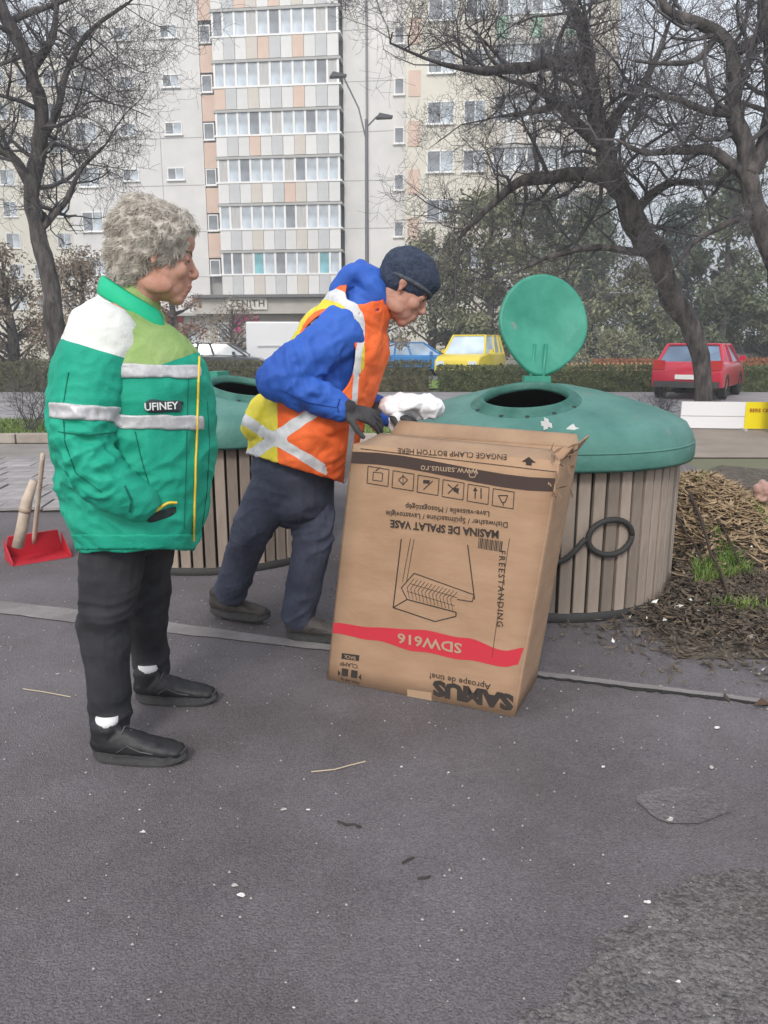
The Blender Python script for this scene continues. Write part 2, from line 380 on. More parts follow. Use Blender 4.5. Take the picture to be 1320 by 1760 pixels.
MB().box(xL, x1, 0, 11, 0, H).build('gable_wall', wallm, bld)
MB().box(x1+.004, x2, .35, 10.9, 0, H-.1).build('recess_wall', walls, bld)
MB().box(x2+.004, x3, -.15, 10.95, 0, H).build('stair_wall', wallm, bld)
MB().box(x3+.004, xR, -1.2, 10.8, 0, H+.3).build('wing_wall', cream, bld)
MB().box(xL-.15, xR+.15, -1.4, 11.1, H+.301, H+.7).build('roof', ledge, bld)
# horizontal and vertical panel joints on the plain walls, real grooves are proud strips
js = MB()
for k in range(9): js.box(xL+.02, x1-.02, -.012, 0, 5.7+2.8*k-.02, 5.7+2.8*k+.02)
for k in range(9): js.box(x2+.03, x3-.02, -.162, -.15, 5.7+2.8*k-.02, 5.7+2.8*k+.02)
for xx in (xL+3.2, xL+6.3): js.box(xx-.02, xx+.02, -.013, 0, 0, H)
js.build('panel_joint', walls, bld)
pane_me = {}
def pane_mesh(wd, h, d, m, key):
    if key not in pane_me:
        pane_me[key] = mesh(*(lambda b: (b.v, b.f))(MB().box(-wd/2, wd/2, -d/2, d/2, -h/2, h/2))); pane_me[key].materials.append(m)
    return pane_me[key]
def piece(name, parent, key, wd, h, d, m, x, y, z):
    o = bpy.data.objects.new(name, pane_mesh(wd, h, d, m, key)); COL.objects.link(o); o.parent = parent; o.location = (x, y, z); return o
# balcony stack
bx0, _ = bl(372, 250, .95); bx1, _ = bl(584, 250, .95); BW = bx1-bx0
sill = [bl(480, y, .95)[1] for y in (472, 394, 313, 232, 148, 60)]; sill.append(sill[-1]+2.9)
topw = [bl(480, y, .95)[1] for y in (434, 353, 272, 191, 105, 16)]; topw.append(topw[-1]+2.9)
NP = 11; pw_ = BW/NP
pat = [whitep, greyp, whitep, beige, whitep, greyp, whitep, beige, whitep, greyp, whitep]
for f in range(7):
    bz = sill[f]; tz = topw[f]; par0 = (topw[f-1]+.18) if f else 4.5
    bal = MB().box(bx0, bx1, -.95, .34, par0-.18, par0-.02).build('balcony', ledge, bld)
    MB().box(bx0-.12, bx1+.12, -1.03, .3, bz-.03, bz+.07).build('sill', frm, bal)
    MB().box(bx0-.1, bx1+.1, -1.02, .3, tz, tz+.14).build('slab_edge', ledge, bal)
    MB().box(bx0+.08, bx1-.08, -.80, .3, bz+.07, tz).build('interior', mat('balcony_inside', (.30, .31, .32), .9, (.40, .41, .42), scale=1.5), bal)
    for i in range(NP):
        m = pat[(i+f*0) % 11]
        if (i, f) in ((4, 5), (7, 5), (7, 4), (0, 4), (3, 3), (6, 2)): m = pinkm
        if f == 6 and i in (2, 5): m = pinkm
        hh = bz-.03-par0
        piece('parapet_panel', bal, ('pp', m.name, f), pw_-.02, hh, .06, m, bx0+pw_*(i+.5), -.95-(.02 if i % 2 else 0), par0+hh/2)
        g = gls if (i*7+f*3) % 5 else gls3
        if f == 0: g = gls3 if i in (0, 1, 5) else (gls2 if i in (3, 9) else gls)
        if (i+f) % 6 == 2: g = mat('curtain', (.42, .42, .43), .8, (.55, .55, .54), scale=2, stretch=(8, 1, .5))
        piece('pane', bal, ('pn', g.name, f), pw_-.09, tz-bz-.07, .03, g, bx0+pw_*(i+.5), -.90, (tz+bz)/2+.035)
    for i in range(NP+1):
        piece('mullion', bal, ('mu', f), .13, tz-bz-.07, .08, frm, bx0+min(max(pw_*i, .065), BW-.065), -.92, (tz+bz)/2+.035)
# pink corner column with small windows left of the stack, and small windows of the gable
def window(x, z, wd, h, yf, parent, cols=2, g=None, sillm=None, fm=None):
    wn = MB().box(x-wd/2-.07, x-wd/2, yf-.05, yf+.01, z-h/2, z+h/2).box(x+wd/2, x+wd/2+.07, yf-.05, yf+.01, z-h/2, z+h/2).box(x-wd/2-.07, x+wd/2+.07, yf-.05, yf+.01, z+h/2, z+h/2+.07).box(x-wd/2-.07, x+wd/2+.07, yf-.05, yf+.01, z-h/2-.07, z-h/2).build('window', fm or frm, parent)
    MB().box(x-wd/2-.12, x+wd/2+.12, yf-.14, yf+.005, z-h/2-.13, z-h/2-.072).build('sill', sillm or frm, wn)
    for i in range(cols):
        ww = wd/cols; m = g or (gls if i % 2 else gls3)
        piece('pane', wn, ('wp', round(ww, 2), round(h, 2), m.name), ww-.05, h-.02, .02, m, x-wd/2+ww*(i+.5), yf-.02, z)
    if cols > 1: piece('mullion', wn, ('wm', round(h, 2)), .05, h, .04, frm, x, yf-.025, z)
    return wn
for k, f in enumerate(range(7)):
    z = (sill[f]+topw[f])/2
    x, _ = bl(362, 250); zz0 = z-1.9
    if f: MB().box(x-.42, x+.42, -.05, 0, z-2.25, z-.75).build('pink_panel', pinkm, bld)
    window(x-.05, z-.1, .55, .85, -.0, bld, 1, gls3)
    xs, _ = bl(300, 250); window(xs, z+.15, 1.0, .62, 0, bld, 2)
    xs, _ = bl(222, 250); window(xs, z+.15, .95, .62, 0, bld, 2)
    xs, _ = bl(150, 250); window(xs, z+.1, 1.3, 1.1, 0, bld, 2)
    xs, _ = bl(686, 250, .15); window(xs, z-.7, .5, .8, -.15, bld, 1, gls3)
    xa, _ = bl(700, 250, 1.2)
    MB().box(xa+.05, xa+.75, -1.24, -1.2, z-1.6, z-.2).build('pink_panel', pinkm, bld)
    xs, _ = bl(757, 250, 1.2); window(xs, z+.2, 1.5, 1.1, -1.2, bld, 2)
    xs, _ = bl(815, 250, 1.2); window(xs, z+.2, 1.2, 1.1, -1.2, bld, 2)
    # wing balconies
    xa, _ = bl(848, 250, 2.0); xb, _ = bl(1003, 250, 2.0); n = 8; q = (xb-xa)/n
    bal = MB().box(xa, xb, -2.0, -1.19, z-1.95, z-1.8).build('balcony', ledge, bld)
    MB().box(xa-.06, xb+.06, -2.06, -1.19, z-.62, z-.54).build('sill', frm, bal)
    MB().box(xa-.06, xb+.06, -2.06, -1.19, z+.66, z+.78).build('slab_edge', ledge, bal)
    for i in range(n):
        m = (greenp if i % 3 == 0 else (whitep if i % 2 else beige)) if f > 4 else (whitep if i % 2 else beige)
        piece('parapet_panel', bal, ('wpp', m.name), q-.02, 1.16, .05, m, xa+q*(i+.5), -2.0, z-1.21)
        piece('pane', bal, ('wpn', (gls if i % 3 else gls3).name), q-.09, 1.18, .03, gls if i % 3 else gls3, xa+q*(i+.5), -1.93, z+.06)
    for i in range(n+1): piece('mullion', bal, 'wmu', .1, 1.18, .07, frm, xa+q*i, -1.94, z+.06)
# ground floor: canopy, shop fronts, sign boards
xa, _ = bl(330, 500, 1.5); xb, _ = bl(640, 500, 1.5)
MB().box(xa, xb, -1.6, .3, 4.28, 4.46).build('canopy', mat('canopy', (.16, .16, .16), .8), bld)
MB().box(xa, xb, -1.2, -.3, 3.3, 4.27).build('fascia', mat('fascia', (.42, .40, .36), .8, (.5, .48, .44), scale=1), bld)
zx, zz = bl(425, 522, 1.3)
sg = MB().box(zx-1.3, zx+1.3, -1.32, -1.21, zz-.36, zz+.36).build('shop_sign', mat('sign_board', (.66, .64, .58), .7), bld)
text('lettering', 'ZENITH', mat('sign_letters', (.03, .03, .03), .6), sg, (zx, -1.34, zz), (1, 0, 0), (0, 0, 1), .62, .01, spacing=1.1)
mg = mat('magenta_sign', (.62, .05, .25), .6)
for (px, py, ww, hh) in ((425, 545, 1.5, .5), (408, 562, .5, .7)):
    q = bl(px, py, .5); MB().box(q[0]-ww/2, q[0]+ww/2, -.56, -.46, q[1]-hh/2, q[1]+hh/2).build('shop_poster', mg, bld)
MB().box(x1, xb-.2, -.4, .34, 0, 3.28).build('shop_wall', mat('shop_wall', (.33, .31, .28), .85, (.42, .39, .35), scale=1), bld)
xx = x1+.6; i = 0
while xx < xb-1.5:
    window(xx+.6, 1.75, 1.15, 1.9, -.4, bld, 2, gls3 if i % 2 else gls); xx += 1.75; i += 1
xx = xL+.5
while xx < x1-1.2:
    window(xx+.6, 2.0, 1.2, 1.4, 0, bld, 2); xx += 2.2
MB().box(xL+.1, x1, -1.1, .0, 3.2, 3.38).build('canopy', ledge, bld)
q = bl(300, 546, .3); MB().box(q[0]-.5, q[0]+.5, -.1, -.01, q[1]-.3, q[1]+.3).build('shop_poster', mat('red_sign', (.6, .04, .04), .6), bld)
xd, _ = bl(631, 200, .15); MB().tube([(xd, -.24, 2), (xd, -.24, H-.1)], .07, 8).build('drainpipe', mat('zinc', (.25, .25, .26), .5, metal=.4), bld)

# far block at the left edge and a far block on the right
def farblock(px, top, wpx, d, m, label, floors, cols):
    o = P(px, 595, d); o.z = 0; hgt = P(px, top, d).z; wd = wpx/F*d*1.0
    b = empty('far_block', o, 0, label, 'building')
    MB().box(-wd/2, wd/2, 0, 12, 0, hgt).build('wall', m, b); MB().box(-wd/2-.2, wd/2+.2, -.2, 12.2, hgt, hgt+.5).build('roof', ledge, b)
    for f in range(floors):
        for c in range(cols):
            window(-wd/2+wd*(c+.5)/cols, hgt-1.9-f*2.9, wd/cols*.5, 1.3, 0, b, 2)
    return b
farblock(20, 95, 250, 78, cream, 'cream apartment block behind the bare tree at the left edge', 8, 6)
#farblock(1330, 150, 190, 74, wallm, 'pale apartment block far behind the trees at the right edge', 8, 4)
# utility kiosk in front of the shops
kx = P(414, 588, 45); ki = empty('utility_kiosk', (kx.x, 45, 0), 0, 'plain grey utility kiosk in front of the shop fronts behind the woman', 'kiosk')
MB().box(-1.1, 1.1, 0, 1, 0, 1.75).build('cabinet', mat('kiosk_grey', (.28, .28, .28), .8, (.33, .33, .33), scale=2), ki); MB().box(-1.2, 1.2, -.08, 1.08, 1.752, 1.83).build('lid', ledge, ki)

# street lamp with two arms
lp = P(630, 300, 33); lamp = empty('street_lamp', (lp.x, 33, 0), 0, 'grey street lamp post with two heads in front of the apartment block', 'street lamp')
lm = mat('lamp_metal', (.16, .16, .17), .5, metal=.3); zt = P(630, 205, 33).z
MB().tube([(0, 0, 0), (0, 0, zt*.5), (0, 0, zt)], [.10, .08, .06], 10).build('post', lm, lamp)
a = P(592, 133, 33); b_ = P(648, 200, 33)
MB().tube([(0, 0, zt-.8), (-.3, 0, zt+.4), (a.x-lp.x, 0, a.z-.05)], .035, 6).build('arm', lm, lamp)
MB().tube([(0, 0, zt-.3), (b_.x-lp.x, 0, b_.z)], .035, 6).build('arm', lm, lamp)
def head(x, z, nm='lamp_head'):
    bevel(MB().hexa([(x-.5, -.15, z-.10), (x+.15, -.12, z-.08), (x+.15, .12, z-.08), (x-.5, .15, z-.10)], [(x-.35, -.1, z+.12), (x+.2, -.07, z+.02), (x+.2, .07, z+.02), (x-.35, .1, z+.12)]).build(nm, mat('lamp_head', (.05, .05, .06), .5), lamp), .02)
head(a.x-lp.x-.1, a.z+.08); head(b_.x-lp.x+.45, b_.z)
# ================================================================== VEHICLES
def car(name, loc, rz, Lc, Wc, Hc, prof, paint, label, glasscol=None, roof0=None, group=None):
    """prof: side outline points (x forward, z) of the body; cabin: roof0=(xa, xb, xc, xd): base rear, roof rear, roof front, base front"""
    r = empty(name, loc, rz, label, 'car', group)
    nb = len(prof); ys = [(-Wc/2, .93), (-Wc/2*.93, 1), (0, 1.0), (Wc/2*.93, 1), (Wc/2, .93)]
    V = []; Fc = []
    belt = roof0[4]
    for (y, s) in ys:
        for (x, z) in prof: V.append((x*(1 if abs(y) < Wc/2*.95 else .985), y, .28+(z-.28)*s))
    for j in range(4):
        for i in range(nb):
            a = j*nb+i; b = j*nb+(i+1) % nb; Fc.append((a, b, b+nb, a+nb))
    Fc.append(tuple(reversed(range(nb)))); Fc.append(tuple(4*nb+i for i in range(nb)))
    body = link('body', mesh(V, Fc), r, paint); bm = bmesh.new(); bm.from_mesh(body.data); bmesh.ops.recalc_face_normals(bm, faces=bm.faces); bm.to_mesh(body.data); bm.free()
    bevel(body, .05, 3); bake(body); body.data.polygons.foreach_set('use_smooth', [True]*len(body.data.polygons))
    xa, xb, xc, xd, belt = roof0; w0 = Wc/2*.92; w1 = Wc/2*.74
    cab = [(xa, -w0, belt), (xd, -w0, belt), (xd, w0, belt), (xa, w0, belt)], [(xb, -w1, Hc-.05), (xc, -w1, Hc-.05), (xc, w1, Hc-.05), (xb, w1, Hc-.05)]
    g = glasscol or gls3
    gl = MB().hexa(*cab).build('window_glass', g, r)
    rf = MB().box(xb-.04, xc+.04, -w1-.02, w1+.02, Hc-.055, Hc).build('roof', paint, r); bevel(rf, .02)
    for sy in (-1, 1):
        for (p0, p1) in (((xa, belt), (xb, Hc-.04)), ((xd, belt), (xc, Hc-.04)), ((xa+(xd-xa)*.5, belt), (xb+(xc-xb)*.5, Hc-.04)), ((xa+(xd-xa)*.22, belt), (xb+(xc-xb)*.18, Hc-.04))):
            MB().tube([(p0[0], sy*(w0+.004), p0[1]-.02), (p1[0], sy*(w1+.004), p1[1])], .045, 6).build('pillar', paint, r)
    tyre = mat('tyre', (.02, .02, .02), .85); rim = mat('rim', (.45, .45, .46), .35, metal=.6)
    for x in (min(p[0] for p in prof)+.75, max(p[0] for p in prof)-.8):
        for sy in (-1, 1):
            M_ = Matrix.Translation((x, sy*(Wc/2-.09), .32)) @ Matrix.Rotation(pi/2, 4, 'X')
            mb = MB().lathe([(.2, -.10), (.31, -.10), (.325, -.05), (.325, .05), (.31, .10), (.2, .10), (.2, -.10)], 20); mb.v = [tuple(M_ @ Vector(v)) for v in mb.v]; wh = mb.build('wheel', tyre, r, True)
            mb = MB()
            for k in range(7):
                a = 2*pi*k/7; mb.box(-.02, .02, .03, .2, -.07, .07, Matrix.Rotation(a, 4, 'Z'))
            mb.lathe([(.0, -.08), (.05, -.08), (.05, .08), (0, .08)], 10); mb.v = [tuple(M_ @ Vector(v)) for v in mb.v]; mb.build('rim', rim, wh)
    x0 = min(p[0] for p in prof); xF = max(p[0] for p in prof)
    for sy in (-1, 1):
        MB().box(x0-.012, x0+.06, sy*Wc*.40-.13, sy*Wc*.40+.13, .72, .95).build('tail_light', mat('tail_red', (.45, .02, .02), .3), r)
        MB().box(xF-.07, xF+.012, sy*Wc*.36-.16, sy*Wc*.36+.16, .58, .74).build('headlight', mat('lamp_clear', (.7, .72, .75), .15), r)
        MB().box(.5, .62, sy*(Wc/2+.09)-.07, sy*(Wc/2+.09)+.07, belt+.02, belt+.15).build('mirror', paint, r)
    MB().box(x0-.02, x0+.01, -.26, .26, .50, .61).build('number_plate', mat('plate', (.75, .75, .72), .5), r)
    MB().box(x0-.04, x0+.1, -Wc*.46, Wc*.46, .30, .45).build('bumper', mat('bumper', (.05, .05, .05), .6), r)
    MB().box(xF-.1, xF+.04, -Wc*.46, Wc*.46, .28, .42).build('bumper', mat('bumper', (.05, .05, .05), .6), r)
    return r
SUVp = [(-1.85, .35), (-1.88, .75), (-1.80, 1.02), (.75, 1.02), (1.55, .93), (1.85, .78), (1.88, .35)]
HATp = [(-1.9, .30), (-1.92, .70), (-1.82, .92), (.75, .90), (1.55, .78), (1.90, .60), (1.92, .28)]
yel = mat('paint_yellow', (.72, .56, .04), .35, coat=.5); blu = mat('paint_blue', (.03, .22, .55), .35, coat=.5); red = mat('paint_red', (.50, .01, .04), .3, coat=.6)
wht = mat('paint_white', (.72, .73, .75), .35, coat=.4); dkp = mat('paint_dark', (.05, .055, .06), .3, coat=.5); slv = mat('paint_silver', (.42, .45, .50), .3, coat=.5, metal=.3)
q = P(812, 640, 29.5); car('parked_car', (q.x, 29.9, .01), radians(58+180+8), 3.8, 1.72, 1.70, SUVp, yel, 'yellow boxy car parked beyond the hedge in front of the green trees', glass('pale_glass', (.30, .36, .42)), (-1.72, -1.5, .35, .95, 1.0))
q = P(712, 640, 34); car('parked_car', (q.x, 34, .01), radians(8), 3.8, 1.7, 1.45, HATp, blu, 'bright blue hatchback parked left of the yellow car', glass('sky_glass', (.25, .33, .42)), (-1.6, -1.2, .3, 1.05, .9))
q = P(684, 640, 37); car('parked_car', (q.x-1.5, 37, .01), radians(10), 3.8, 1.7, 1.45, HATp, slv, 'silver car half hidden behind the blue hatchback', None, (-1.6, -1.2, .3, 1.05, .9))
q = P(1200, 690, 20.3); car('parked_car', (q.x, 20.3, .0), radians(58), 3.7, 1.65, 1.36, HATp, red, 'red hatchback on the road at the right behind the container', glass('blue_glass', (.08, .13, .20)), (-1.6, -1.25, .25, 1.05, .9))
q = P(385, 640, 33); car('parked_car', (q.x, 33, .01), radians(4), 4.2, 1.75, 1.42, HATp, dkp, 'dark hatchback parked in front of the shops behind the woman', gls, (-1.6, -1.2, .3, 1.05, .9))
q = P(300, 640, 36); car('parked_car', (q.x, 36, .01), radians(184), 4.2, 1.75, 1.42, HATp, slv, 'silver car parked leftmost in front of the apartment block', gls, (-1.6, -1.2, .3, 1.05, .9))
# small car far down the car park on the right, white
q = P(1265, 640, 40); car('parked_car', (q.x, 40, .01), radians(14), 4.2, 1.75, 1.45, HATp, wht, 'white car parked far behind the red hatchback', gls, (-1.6, -1.2, .3, 1.05, .9))
# white van
q = P(484, 620, 36); van = empty('delivery_van', (q.x, 36, .01), radians(3), 'white delivery van parked in front of the shops between the two people', 'van')
vb = MB().hexa([(-1.5, -.95, .35), (1.9, -.95, .35), (1.9, .95, .35), (-1.5, .95, .35)], [(-1.5, -.85, 2.35), (.9, -.85, 2.35), (.9, .85, 2.35), (-1.5, .85, 2.35)]).build('body', wht, van); bevel(vb, .06, 3)
MB().box(-1.0, .2, -.965, -.93, 1.25, 1.3).build('side_rib', mat('van_rib', (.55, .56, .58), .5), van)
MB().hexa([(1.22, -.945, 1.28), (1.62, -.945, 1.28), (1.62, -.92, 1.28), (1.22, -.92, 1.28)], [(1.0, -.9, 1.9), (1.2, -.9, 1.9), (1.2, -.87, 1.9), (1.0, -.87, 1.9)]).build('side_window', gls3, van)
for x in (-.9, 1.2):
    mb = MB().lathe([(.0, -.1), (.32, -.1), (.33, 0), (.32, .1), (0, .1)], 20, (0, 0, 0)); M_ = Matrix.Translation((x, -.88, .33)) @ Matrix.Rotation(pi/2, 4, 'X'); mb.v = [tuple(M_ @ Vector(v)) for v in mb.v]; mb.build('wheel', mat('tyre', (.02,)*3, .85), van, True)

# white and yellow advertising barrier behind the near container
q0 = P(1168, 737, 12.1); q1 = P(1345, 737, 11.9)
ban = empty('advertising_barrier', (q0.x, q0.y, 0), atan2(q1.y-q0.y, q1.x-q0.x), 'low white and yellow advertising barrier lettered in red, at the right edge behind the container', 'barrier')
Lb = (q1-q0).length; zt = P(1250, 690, 12.1).z; z0 = .02
bw = MB().box(0, Lb*.62, -.02, .02, z0, zt).build('white_panel', mat('banner_white', (.72, .72, .74), .5), ban)
by = MB().box(Lb*.62+.004, Lb+.5, -.02, .02, z0, zt).build('yellow_panel', mat('banner_yellow', (.80, .66, .0), .5), ban)
bt = mat('banner_red', (.30, .02, .01), .6)
text('lettering', 'BERE CIUC', bt, ban, (Lb*.62+.25, -.025, zt-.13), (1, 0, 0), (0, 0, 1), .078, .002, bold=.001)
MB().box(0, Lb*.62, -.026, -.02, zt*.48, zt*.50).build('stripe', mat('banner_line', (.4, .35, .35), .6), ban)
for x in (.05, Lb*.6, Lb+.4): MB().box(x-.02, x+.02, -.25, .25, 0, .03).build('foot', ledge, ban)

# ================================================================== TREES
bark = mat('bark', (.022, .020, .022), .95, (.135, .12, .115), scale=9, detail=12, bump=3, bscale=22, stretch=(1, 1, .3))
twig = mat('twig', (.046, .043, .048), .95, (.125, .117, .122), scale=3)
def grow(mb, p, d, ln, r, depth, rng, spread=.7, up=.12, kink=.28, kids=(3, 5)):
    n = 4 if depth else 3; pts = [p]; rr = [r]; dd = d.copy()
    for i in range(n):
        dd = (dd+Vector((rng.gauss(0, kink), rng.gauss(0, kink), rng.gauss(0, kink)+up))).normalized(); pts.append(pts[-1]+dd*ln/n); rr.append(max(r*(1-.62*(i+1)/n), .0022))
    mb.tube(pts, rr, 5 if r > .02 else 3, cap=False)
    if depth == 0: return
    for k in range(rng.randint(*kids)):
        t = rng.uniform(.25, 1.0); i = min(int(t*n), n-1); q = pts[i].lerp(pts[i+1], t*n-i)
        a = Vector((rng.gauss(0, 1), rng.gauss(0, 1), rng.gauss(0, 1))); a = (a-dd*a.dot(dd)).normalized()
        nd = (dd*(1-spread)+a*spread).normalized()
        grow(mb, q, nd, ln*rng.uniform(.5, .75), max(rr[i]*.6, .0022), depth-1, rng, spread, up, kink, kids)
def bare_tree(name, base, limbs, label, seed, depth=4, every=1.0, ln=1.3, group=None, reach=1, kids=(3, 5), tw=None):
    """limbs: list of (points, radii); the first is the trunk"""
    rng = random.Random(seed); root = empty(name, base, 0, label, 'tree', group); b = Vector(base)
    tr = MB(); cr = MB()
    def smoothpts(pts, rad):
        P_ = [Vector(p)-b for p in pts]; Q = []; R = []; m = len(P_)
        for i in range(m-1):
            a, c = P_[max(i-1, 0)], P_[min(i+2, m-1)]
            for k in range(6):
                t = k/6; q = .5*((2*P_[i])+(P_[i+1]-a)*t+(2*a-5*P_[i]+4*P_[i+1]-c)*t*t+(3*P_[i]-a-3*P_[i+1]+c)*t**3)
                rr = rad[i]*(1-t)+rad[i+1]*t; Q.append(q+Vector((nz(q, 2.3), nz(q, 2.3, 4), nz(q, 2.3, 8)))*rr*.5); R.append(rr*(1+.22*nz(q, 5, 3)))
        Q.append(P_[-1]); R.append(rad[-1]); return Q, R
    for li, (pts, rad) in enumerate(limbs):
        Q, R = smoothpts(pts, rad); tr.tube(Q, R, 12)
        L_ = 0
        for i in range(1, len(Q)-1):
            L_ += (Q[i]-Q[i-1]).length
            if li == 0 and i < len(Q)*.35: continue
            if L_ > every*.30:
                L_ = 0; d = (Q[i+1]-Q[i]).normalized(); a = Vector((rng.gauss(0, 1), rng.gauss(0, 1)*.8, rng.gauss(.25, .8))); a = (a-d*a.dot(d)).normalized()
                grow(cr, Q[i], (a*.8+d*.3).normalized(), ln*rng.uniform(.6, 1.15), min(R[i]*.42, .04), depth-1, rng, kids=kids)
        grow(cr, Q[-1], (Q[-1]-Q[-2]).normalized(), ln, R[-1]*.9, depth, rng, kids=kids)
    t = tr.build('trunk', bark, root, True); c = cr.build('crown', tw or twig, root)
    return root
D = 13.0
def L(pts, rads, d=D): return ([P(x, y, d+(e[0] if e else 0)) for x, y, *e in pts], rads)
gp = lambda x, d: Vector((P(x, 600, d).x, d, -.02))
bare_tree('bare_tree', gp(1224, 13), [
    ([gp(1224, 13)]+[P(x, y, 13) for x, y in ((1196, 590), (1150, 490), (1108, 415), (1066, 330), (1040, 265), (1016, 150), (1010, 80), (985, 10))], [.15, .16, .19, .20, .17, .155, .12, .10, .06]),
    L([(1036, 255), (985, 212), (956, 180), (920, 150), (880, 140)], [.10, .09, .075, .05, .03]),
    L([(1060, 312), (1000, 298), (950, 303), (895, 315), (850, 348), (812, 384), (790, 410)], [.13, .11, .10, .08, .06, .045, .025]),
    L([(1012, 100), (940, 108), (880, 118), (820, 122, -.6), (760, 110, -1.0)], [.11, .10, .08, .05, .03]),
    L([(1020, 180), (960, 185), (910, 192), (860, 200)], [.08, .06, .045, .02]),
    L([(1085, 370), (1125, 330), (1175, 312, -.4), (1240, 318, -.8)], [.09, .07, .05, .03]),
    L([(1038, 250), (1064, 195), (1100, 150), (1130, 95, .8), (1150, 40, 1.2)], [.10, .08, .06, .05, .03]),
    L([(1120, 440), (1030, 425), (950, 440), (880, 470)], [.07, .05, .04, .02])],
    'large dark bare tree with a long low limb, rising behind the open container lid', 3, depth=4, every=.62, ln=1.25, kids=(4, 6))
bare_tree('bare_tree', gp(1362, 11.5), [
    ([gp(1362, 11.5)]+[P(x, y, 11.5) for x, y in ((1352, 560), (1330, 440), (1302, 362), (1284, 300), (1280, 250), (1264, 195), (1258, 95), (1228, 54), (1145, 14), (1120, -60))], [.20, .18, .155, .14, .125, .12, .11, .085, .075, .06, .04]),
    L([(1284, 300), (1318, 240), (1330, 150), (1322, 60), (1310, -40)], [.14, .13, .11, .09, .05], 11.5),
    L([(1290, 310), (1230, 262), (1170, 258), (1110, 262), (1060, 240)], [.09, .07, .055, .04, .02], 11.5),
    L([(1264, 195), (1210, 190), (1160, 170), (1110, 165)], [.07, .05, .035, .02], 11.5),
    L([(1258, 95), (1300, 60), (1330, 0)], [.08, .06, .04], 11.5),
    L([(1302, 362), (1240, 390), (1190, 420), (1150, 470)], [.08, .05, .03, .015], 11.5),
    L([(1235, 58), (1200, 100), (1150, 110), (1090, 105)], [.05, .04, .03, .015], 11.5)],
    'thick bare tree leaning in at the right edge of the picture', 8, depth=4, every=.75, ln=1.05, kids=(3, 6))
bare_tree('bare_tree', gp(108, 12), [
    ([gp(108, 12)]+[P(x, y, 12) for x, y in ((98, 580), (84, 480), (66, 400), (54, 330), (64, 250), (72, 190), (52, 120), (14, 30), (-40, -60))], [.17, .15, .13, .12, .115, .11, .10, .09, .09, .06]),
    L([(64, 250), (100, 190), (120, 110), (160, 50), (220, 5)], [.06, .05, .04, .03, .02], 12),
    L([(54, 330), (20, 270), (-40, 250)], [.08, .06, .04], 12),
    L([(66, 400), (110, 350), (140, 290), (180, 250)], [.05, .04, .03, .015], 12),
    L([(52, 120), (90, 60), (100, -20)], [.06, .05, .03], 12),
    L([(14, 40), (60, 20), (140, -10)], [.05, .04, .02], 12)],
    'bare twiggy tree with a crooked dark trunk at the left edge', 21, depth=4, every=.6, ln=1.15, kids=(4, 6))
# leafy and evergreen trees behind the car park
def leaf_tree(name, px, top, wpx, d, label, colr, n=9000, sz=.16, shape='round', seed=1, group='trees beyond the parked cars', base_h=.12):
    rng = random.Random(seed); x = P(px, 600, d).x; ht = P(px, top, d).z; wd = wpx/F*d
    root = empty(name, (x, d, 0), 0, label, 'tree', group)
    MB().tube([(0, 0, -.05), (.1, 0, ht*.35), (-.05, .05, ht*.65), (0, 0, ht*.9)], [.22, .17, .1, .03], 8).build('trunk', bark, root, True)
    cl = []; z0 = ht*base_h
    for _ in range(46):
        z = rng.uniform(z0, ht*.96); t = (z-z0)/(ht-z0)
        rmax = wd/2*((1-t)**.75*.95+.05 if shape == 'cone' else (1-abs(2*t-.9)**2.2*.75))
        a = rng.uniform(0, 2*pi); rr = rmax*sqrt(rng.random())*.9; cl.append((Vector((rr*cos(a), rr*sin(a), z)), rng.uniform(.35, .8)*(wd*.17+.12)))
    mb = MB()
    for _ in range(n):
        c, r = rng.choice(cl); u = Vector((rng.gauss(0, 1), rng.gauss(0, 1), rng.gauss(0, .8))); u = u.normalized()*r*rng.uniform(.5, 1.15); p = c+u
        if noise.noise(p*1.5) < -.28: continue
        a = Vector((rng.gauss(0, 1), rng.gauss(0, 1), rng.gauss(0, 1)-.2)).normalized()*sz*rng.uniform(.5, 1.3); b = a.cross(Vector((rng.gauss(0, 1), rng.gauss(0, 1), rng.gauss(0, 1)))).normalized()*sz*rng.uniform(.16, .5)
        mb.add([p-a, p+b, p+a, p-b], [(0, 1, 2, 3)])
    sk = MB()
    for c, r in cl: sk.tube([(0, 0, max(c.z-r*1.5, .3)), tuple(c*.6+Vector((0, 0, c.z*.3))), tuple(c)], [.05, .03, .01], 4, cap=False)
    sk.build('branch', twig, root); mb.build('crown', colr, root); return root
ev1 = mat('evergreen_dark', (.06, .085, .05), .8, (.18, .21, .13), scale=1.6)
ev2 = mat('evergreen_olive', (.11, .125, .075), .85, (.29, .29, .18), scale=1.4)
ev3 = mat('evergreen_blue', (.07, .10, .095), .85, (.19, .24, .22), scale=1.4)
brn = mat('dry_brush', (.13, .10, .075), .9, (.30, .24, .18), scale=1.5)
rst = mat('russet_brush', (.17, .09, .065), .9, (.34, .2, .14), scale=1.5)
leaf_tree('evergreen_tree', 838, 325, 250, 38, 'tall olive evergreen left of the open lid, behind the yellow car', ev2, 12000, .17, 'round', 2)
leaf_tree('evergreen_tree', 950, 330, 230, 41, 'dense dark evergreen rising directly behind the open lid', ev1, 12000, .17, 'round', 3)
leaf_tree('conifer', 1236, 262, 190, 36, 'pointed dark green conifer under the right-hand bare tree', ev1, 12000, .17, 'cone', 4)
leaf_tree('conifer', 1150, 350, 200, 40, 'blue-green conifer left of the pointed dark one', ev3, 10000, .17, 'cone', 5)
leaf_tree('conifer', 1010, 300, 150, 46, 'narrow conifer behind the big bare trunk', ev3, 8000, .17, 'cone', 9)
